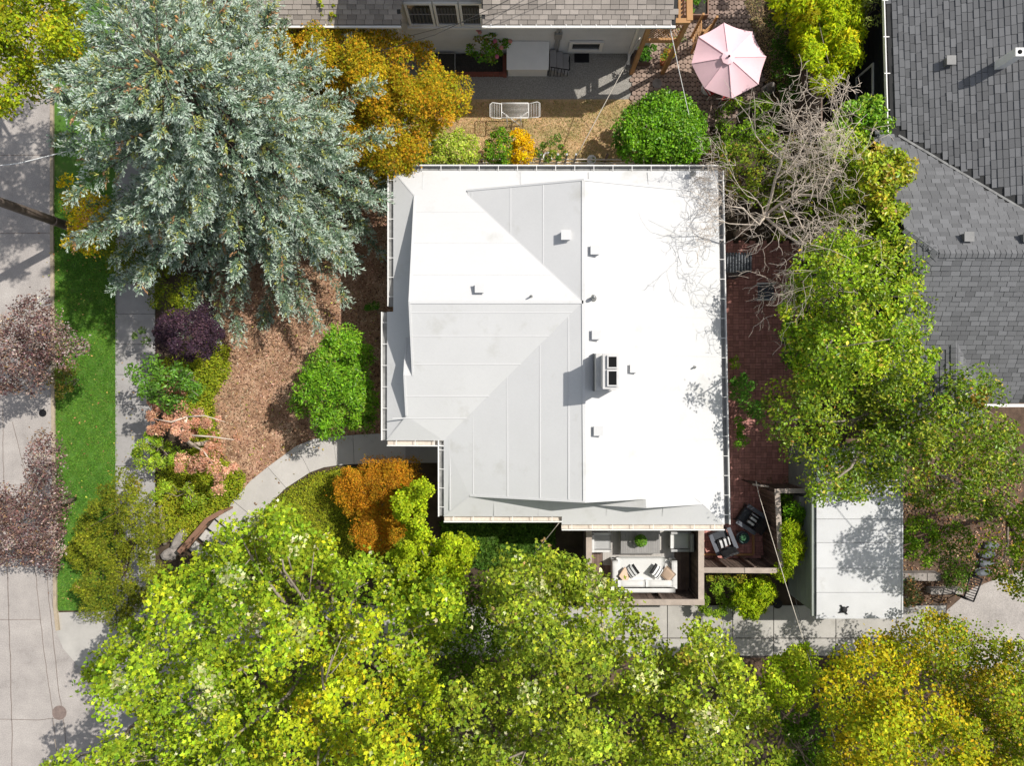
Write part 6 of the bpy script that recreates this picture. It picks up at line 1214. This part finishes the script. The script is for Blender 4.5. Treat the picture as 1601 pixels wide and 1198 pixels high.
plant('arborvitae_hedge', 'feathery green hedge at the driveway below the deck and patio fence', 'hedge', [LY([(1150, 912), (1190, 905), (1212, 915), (1206, 945), (1180, 966), (1150, 962)], (.7, 1.4), .24, 100, .14, ARB, 'lance', sp=10, inset=4, up=.2), LY([(1086, 928), (1104, 905), (1150, 905), (1156, 955), (1130, 966), (1096, 962)], (.7, 1.4), .24, 90, .11, [((.17, .26, .03), 4), ((.26, .34, .04), 3), ((.1, .17, .02), 3)], 'lance', sp=11, inset=4), LY([(1104, 898), (1200, 896), (1212, 908), (1110, 910)], (.5, .9), .18, 50, .08, [((.3, .28, .05), 3), ((.2, .24, .03), 3)], 'oval', sp=11, inset=1)], trunk=(.3, .04, 8, 'bark'))
GB = [((.44, .41, .016), 5), ((.39, .40, .02), 4), ((.52, .38, .02), 2.2), ((.26, .31, .02), 3), ((.14, .2, .015), 2)]
plant('golden_street_tree', 'golden yellow tree at the lower right of the garage', 'tree', [LY([(1284, 1052), (1298, 1022), (1330, 1012), (1350, 1000), (1372, 990), (1420, 1002), (1452, 1035), (1482, 1080), (1512, 1095), (1530, 1120), (1545, 1165), (1565, 1330), (1286, 1330), (1276, 1180), (1300, 1140), (1284, 1100)], (4.4, 7.4), .40, 110, .095, GB, 'round', sp=17, inset=8, amp=.6, gap=.13), LY([(1310, 1050), (1440, 1040), (1520, 1140), (1520, 1250), (1310, 1250)], (3, 5), .5, 30, .10, GB, 'round', sp=30, inset=6, name='lower_crown')], base=(1330, 1030), trunk=(2.6, .16, 18, 'bark'))
plant('lime_street_tree', 'small lime green tree left of the golden one at the bottom edge', 'tree', [LY([(1186, 1052), (1212, 1022), (1232, 1012), (1256, 1006), (1272, 1012), (1274, 1036), (1286, 1056), (1264, 1078), (1266, 1104), (1242, 1120), (1206, 1102), (1192, 1080)], (3.6, 5.0), .28, 90, .09, [((.38, .45, .03), 5), ((.27, .37, .025), 4), ((.46, .44, .05), 2)], 'round', sp=12, inset=6, amp=.3)], base=(1172, 1050), trunk=(2.2, .08, 9, 'bark'))
plant('shaded_sapling', 'dark green sapling in the gap below the small lime tree', 'tree', [LY([(1190, 1100), (1240, 1122), (1290, 1105), (1300, 1150), (1290, 1240), (1215, 1240), (1225, 1160)], (2.0, 3.4), .32, 70, .1, [((.10, .2, .02), 4), ((.17, .28, .025), 3), ((.06, .12, .015), 3)], 'round', sp=15, inset=5, gap=.15), LY([(1268, 1172), (1300, 1160), (1314, 1178), (1300, 1240), (1270, 1240)], (4.0, 5.0), .3, 50, .12, MAP2, 'maple', sp=14, inset=4)], base=(1180, 1060), trunk=(1.2, .06, 8, 'bark'))
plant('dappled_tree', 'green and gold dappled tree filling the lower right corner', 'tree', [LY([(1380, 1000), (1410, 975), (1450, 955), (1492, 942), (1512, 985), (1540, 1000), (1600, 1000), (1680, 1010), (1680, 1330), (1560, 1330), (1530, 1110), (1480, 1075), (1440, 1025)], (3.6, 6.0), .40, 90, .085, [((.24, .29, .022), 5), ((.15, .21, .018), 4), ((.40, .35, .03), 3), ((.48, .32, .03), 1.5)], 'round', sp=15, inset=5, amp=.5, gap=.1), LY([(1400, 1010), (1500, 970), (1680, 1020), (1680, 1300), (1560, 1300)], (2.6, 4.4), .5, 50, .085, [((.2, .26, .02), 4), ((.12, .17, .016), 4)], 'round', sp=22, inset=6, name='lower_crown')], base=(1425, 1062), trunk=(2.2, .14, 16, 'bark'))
plant('shade_tree', 'dark green tree with gold tips at the right edge above the path', 'tree', [LY([(1538, 835), (1560, 800), (1600, 775), (1700, 745), (1830, 760), (1840, 950), (1700, 965), (1600, 935), (1570, 925), (1548, 895)], (4.6, 7.8), .40, 90, .085, [((.12, .19, .018), 5), ((.2, .26, .02), 4), ((.46, .38, .02), 1.2)], 'round', sp=17, inset=8, amp=.5, gap=.12)], base=(1570, 800), trunk=(1.8, .12, 10, 'bark'))
plant('side_shrub', 'mid green shrub on the bare soil right of the garage', 'shrub', [LY([(1414, 818), (1430, 804), (1456, 815), (1474, 835), (1476, 868), (1452, 886), (1424, 886), (1412, 855)], (1.6, 2.6), .28, 64, .11, MGR, 'oval', sp=13, inset=5, gap=.12)], trunk=(.4, .05, 6, 'bark'))
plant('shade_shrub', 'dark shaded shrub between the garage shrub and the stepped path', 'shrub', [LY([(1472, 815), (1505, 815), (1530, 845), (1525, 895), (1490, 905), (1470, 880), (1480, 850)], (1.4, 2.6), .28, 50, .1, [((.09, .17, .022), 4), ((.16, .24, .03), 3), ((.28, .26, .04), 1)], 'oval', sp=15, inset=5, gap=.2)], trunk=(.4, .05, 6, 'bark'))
plant('fern_clump', 'dark ferny clump beside the iron gate', 'fern', [LY([(1470, 895), (1510, 892), (1515, 912), (1500, 925), (1472, 918)], (.3, .7), .24, 50, .12, [((.07, .13, .02), 4), ((.12, .19, .03), 2)], 'lance', sp=11, inset=2)])
plant('rusty_azalea', 'low azalea with rust brown leaves at the garage corner', 'shrub', [LY([(1409, 912), (1425, 905), (1444, 918), (1446, 935), (1430, 950), (1412, 945)], (.4, .8), .2, 46, .1, [((.38, .18, .07), 3), ((.08, .18, .06), 3), ((.5, .28, .14), 1)], 'oval', sp=10, inset=2)], trunk=(.2, .03, 4, 'bark'))
# box ball on the coffee table and the succulent on the side table
def ball(label, c, r, pal, n, size, name='boxwood_ball', pot=None):
    t = thing(name, label, 'plant', (c.x, c.y, c.z - r)); rg = np.random.default_rng(int(c.x * 100)); u = norm(rg.normal(size=(n, 3))); pts = np.array(c) + u * r * rg.uniform(.8, 1, (n, 1)); link('leaves', leaf_mesh('leaves', rg, pts, u + rg.normal(0, .4, (n, 3)), size * rg.uniform(.7, 1.3, n), jit(rg, pick(rg, pal, n), n, .2), 'oval', 'leaf', None, base_of(t)), t)
    mb = MB(); mb.lathe((c.x, c.y, c.z - r), [(.09, 0), (.1, .08), (.05, .1)], 12); mb.build('stand', M['black'], t)
ball('round clipped green plant ball on the grey coffee table', P(1002, 846, 1.2), .24, [((.15, .36, .02), 4), ((.22, .42, .04), 3), ((.09, .24, .015), 2)], 1100, .05)
rg = np.random.default_rng(77); n = 60; c = np.array(P(1162, 841, .62)); a = rg.uniform(0, 6.28, n); u = np.stack([np.cos(a), np.sin(a), rg.uniform(.3, 1.6, n)], -1)
link('succulent_leaves', leaf_mesh('succulent_leaves', rg, c + norm(u) * .09, u * .3 + np.array([0, 0, 1]), np.full(n, .12), jit(rg, np.tile(np.array([.10, .26, .13]), (n, 1)), n, .2), 'lance', 'gloss', u, base_of(pot1)), pot1)

# --- bare tree
def bare_tree():
    rg = random.Random(21); b = P(1152, 366); t = thing('bare_tree', 'leafless tree with a tangle of bleached twigs beside the east gutter', 'tree', b)
    segs = []
    cen = Vector((8.4, 4.9, 6.0))
    def grow(p, d, L, r, lvl):
        n = 3; pts = [p]; rs = [r]
        for i in range(n):
            out = (p - cen); out.z *= .4
            d = (d + Vector((rg.gauss(0, .22), rg.gauss(0, .22), rg.gauss(0, .18) - .05 * lvl)) + out.normalized() * .10).normalized(); p = p + d * L / n; pts.append(p); rs.append(r * (1 - .35 * (i + 1) / n))
        segs.append((pts, rs, lvl))
        if lvl >= 7 or L < .10 or p.x > 11.2 or p.y > 8.8 or p.x < 6.0: return
        k = 3 if lvl in (0, 1, 2, 3) else rg.choice((2, 2, 3))
        for j in range(k):
            i = rg.choice((1, 2, 3)) if j else 3
            nd = (d * .7 + Vector((rg.gauss(0, .72), rg.gauss(0, .62), rg.gauss(0, .36) + (.35 if lvl < 2 else .05)))).normalized()
            q = pts[i] + nd * L
            grow(pts[i], nd, L * rg.uniform(.62, .86), rs[i] * rg.uniform(.48, .70), lvl + 1)
    for (dx, dy, dz, L, r) in ((-.35, .45, .8, 2.0, .06), (.45, .5, .75, 2.0, .055), (.05, -.65, .75, 1.9, .055), (.5, -.2, .8, 1.8, .05), (-.5, -.25, .8, 1.8, .05)):
        grow(b + Vector((0, 0, 3.0)), Vector((dx * .8, dy * .9, dz * 1.9)).normalized(), L * 1.13, r, 0)
    mb = MB(); mb.tube([b, b + Vector((.03, .02, 1.6)), b + Vector((0, 0, 3.2))], [.15, .12, .11], 9)
    tw = MB(); lb = MB()
    for pts, rs, lvl in segs:
        (lb if lvl < 3 else tw).tube(pts, [max(a, .0062) for a in rs], 6 if lvl < 3 else 3, False)
    mb.build('trunk', M['paletwig'], t); lb.build('limbs', M['paletwig'], t); tw.build('twigs', M['paletwig'], t, kind='stuff')
bare_tree()
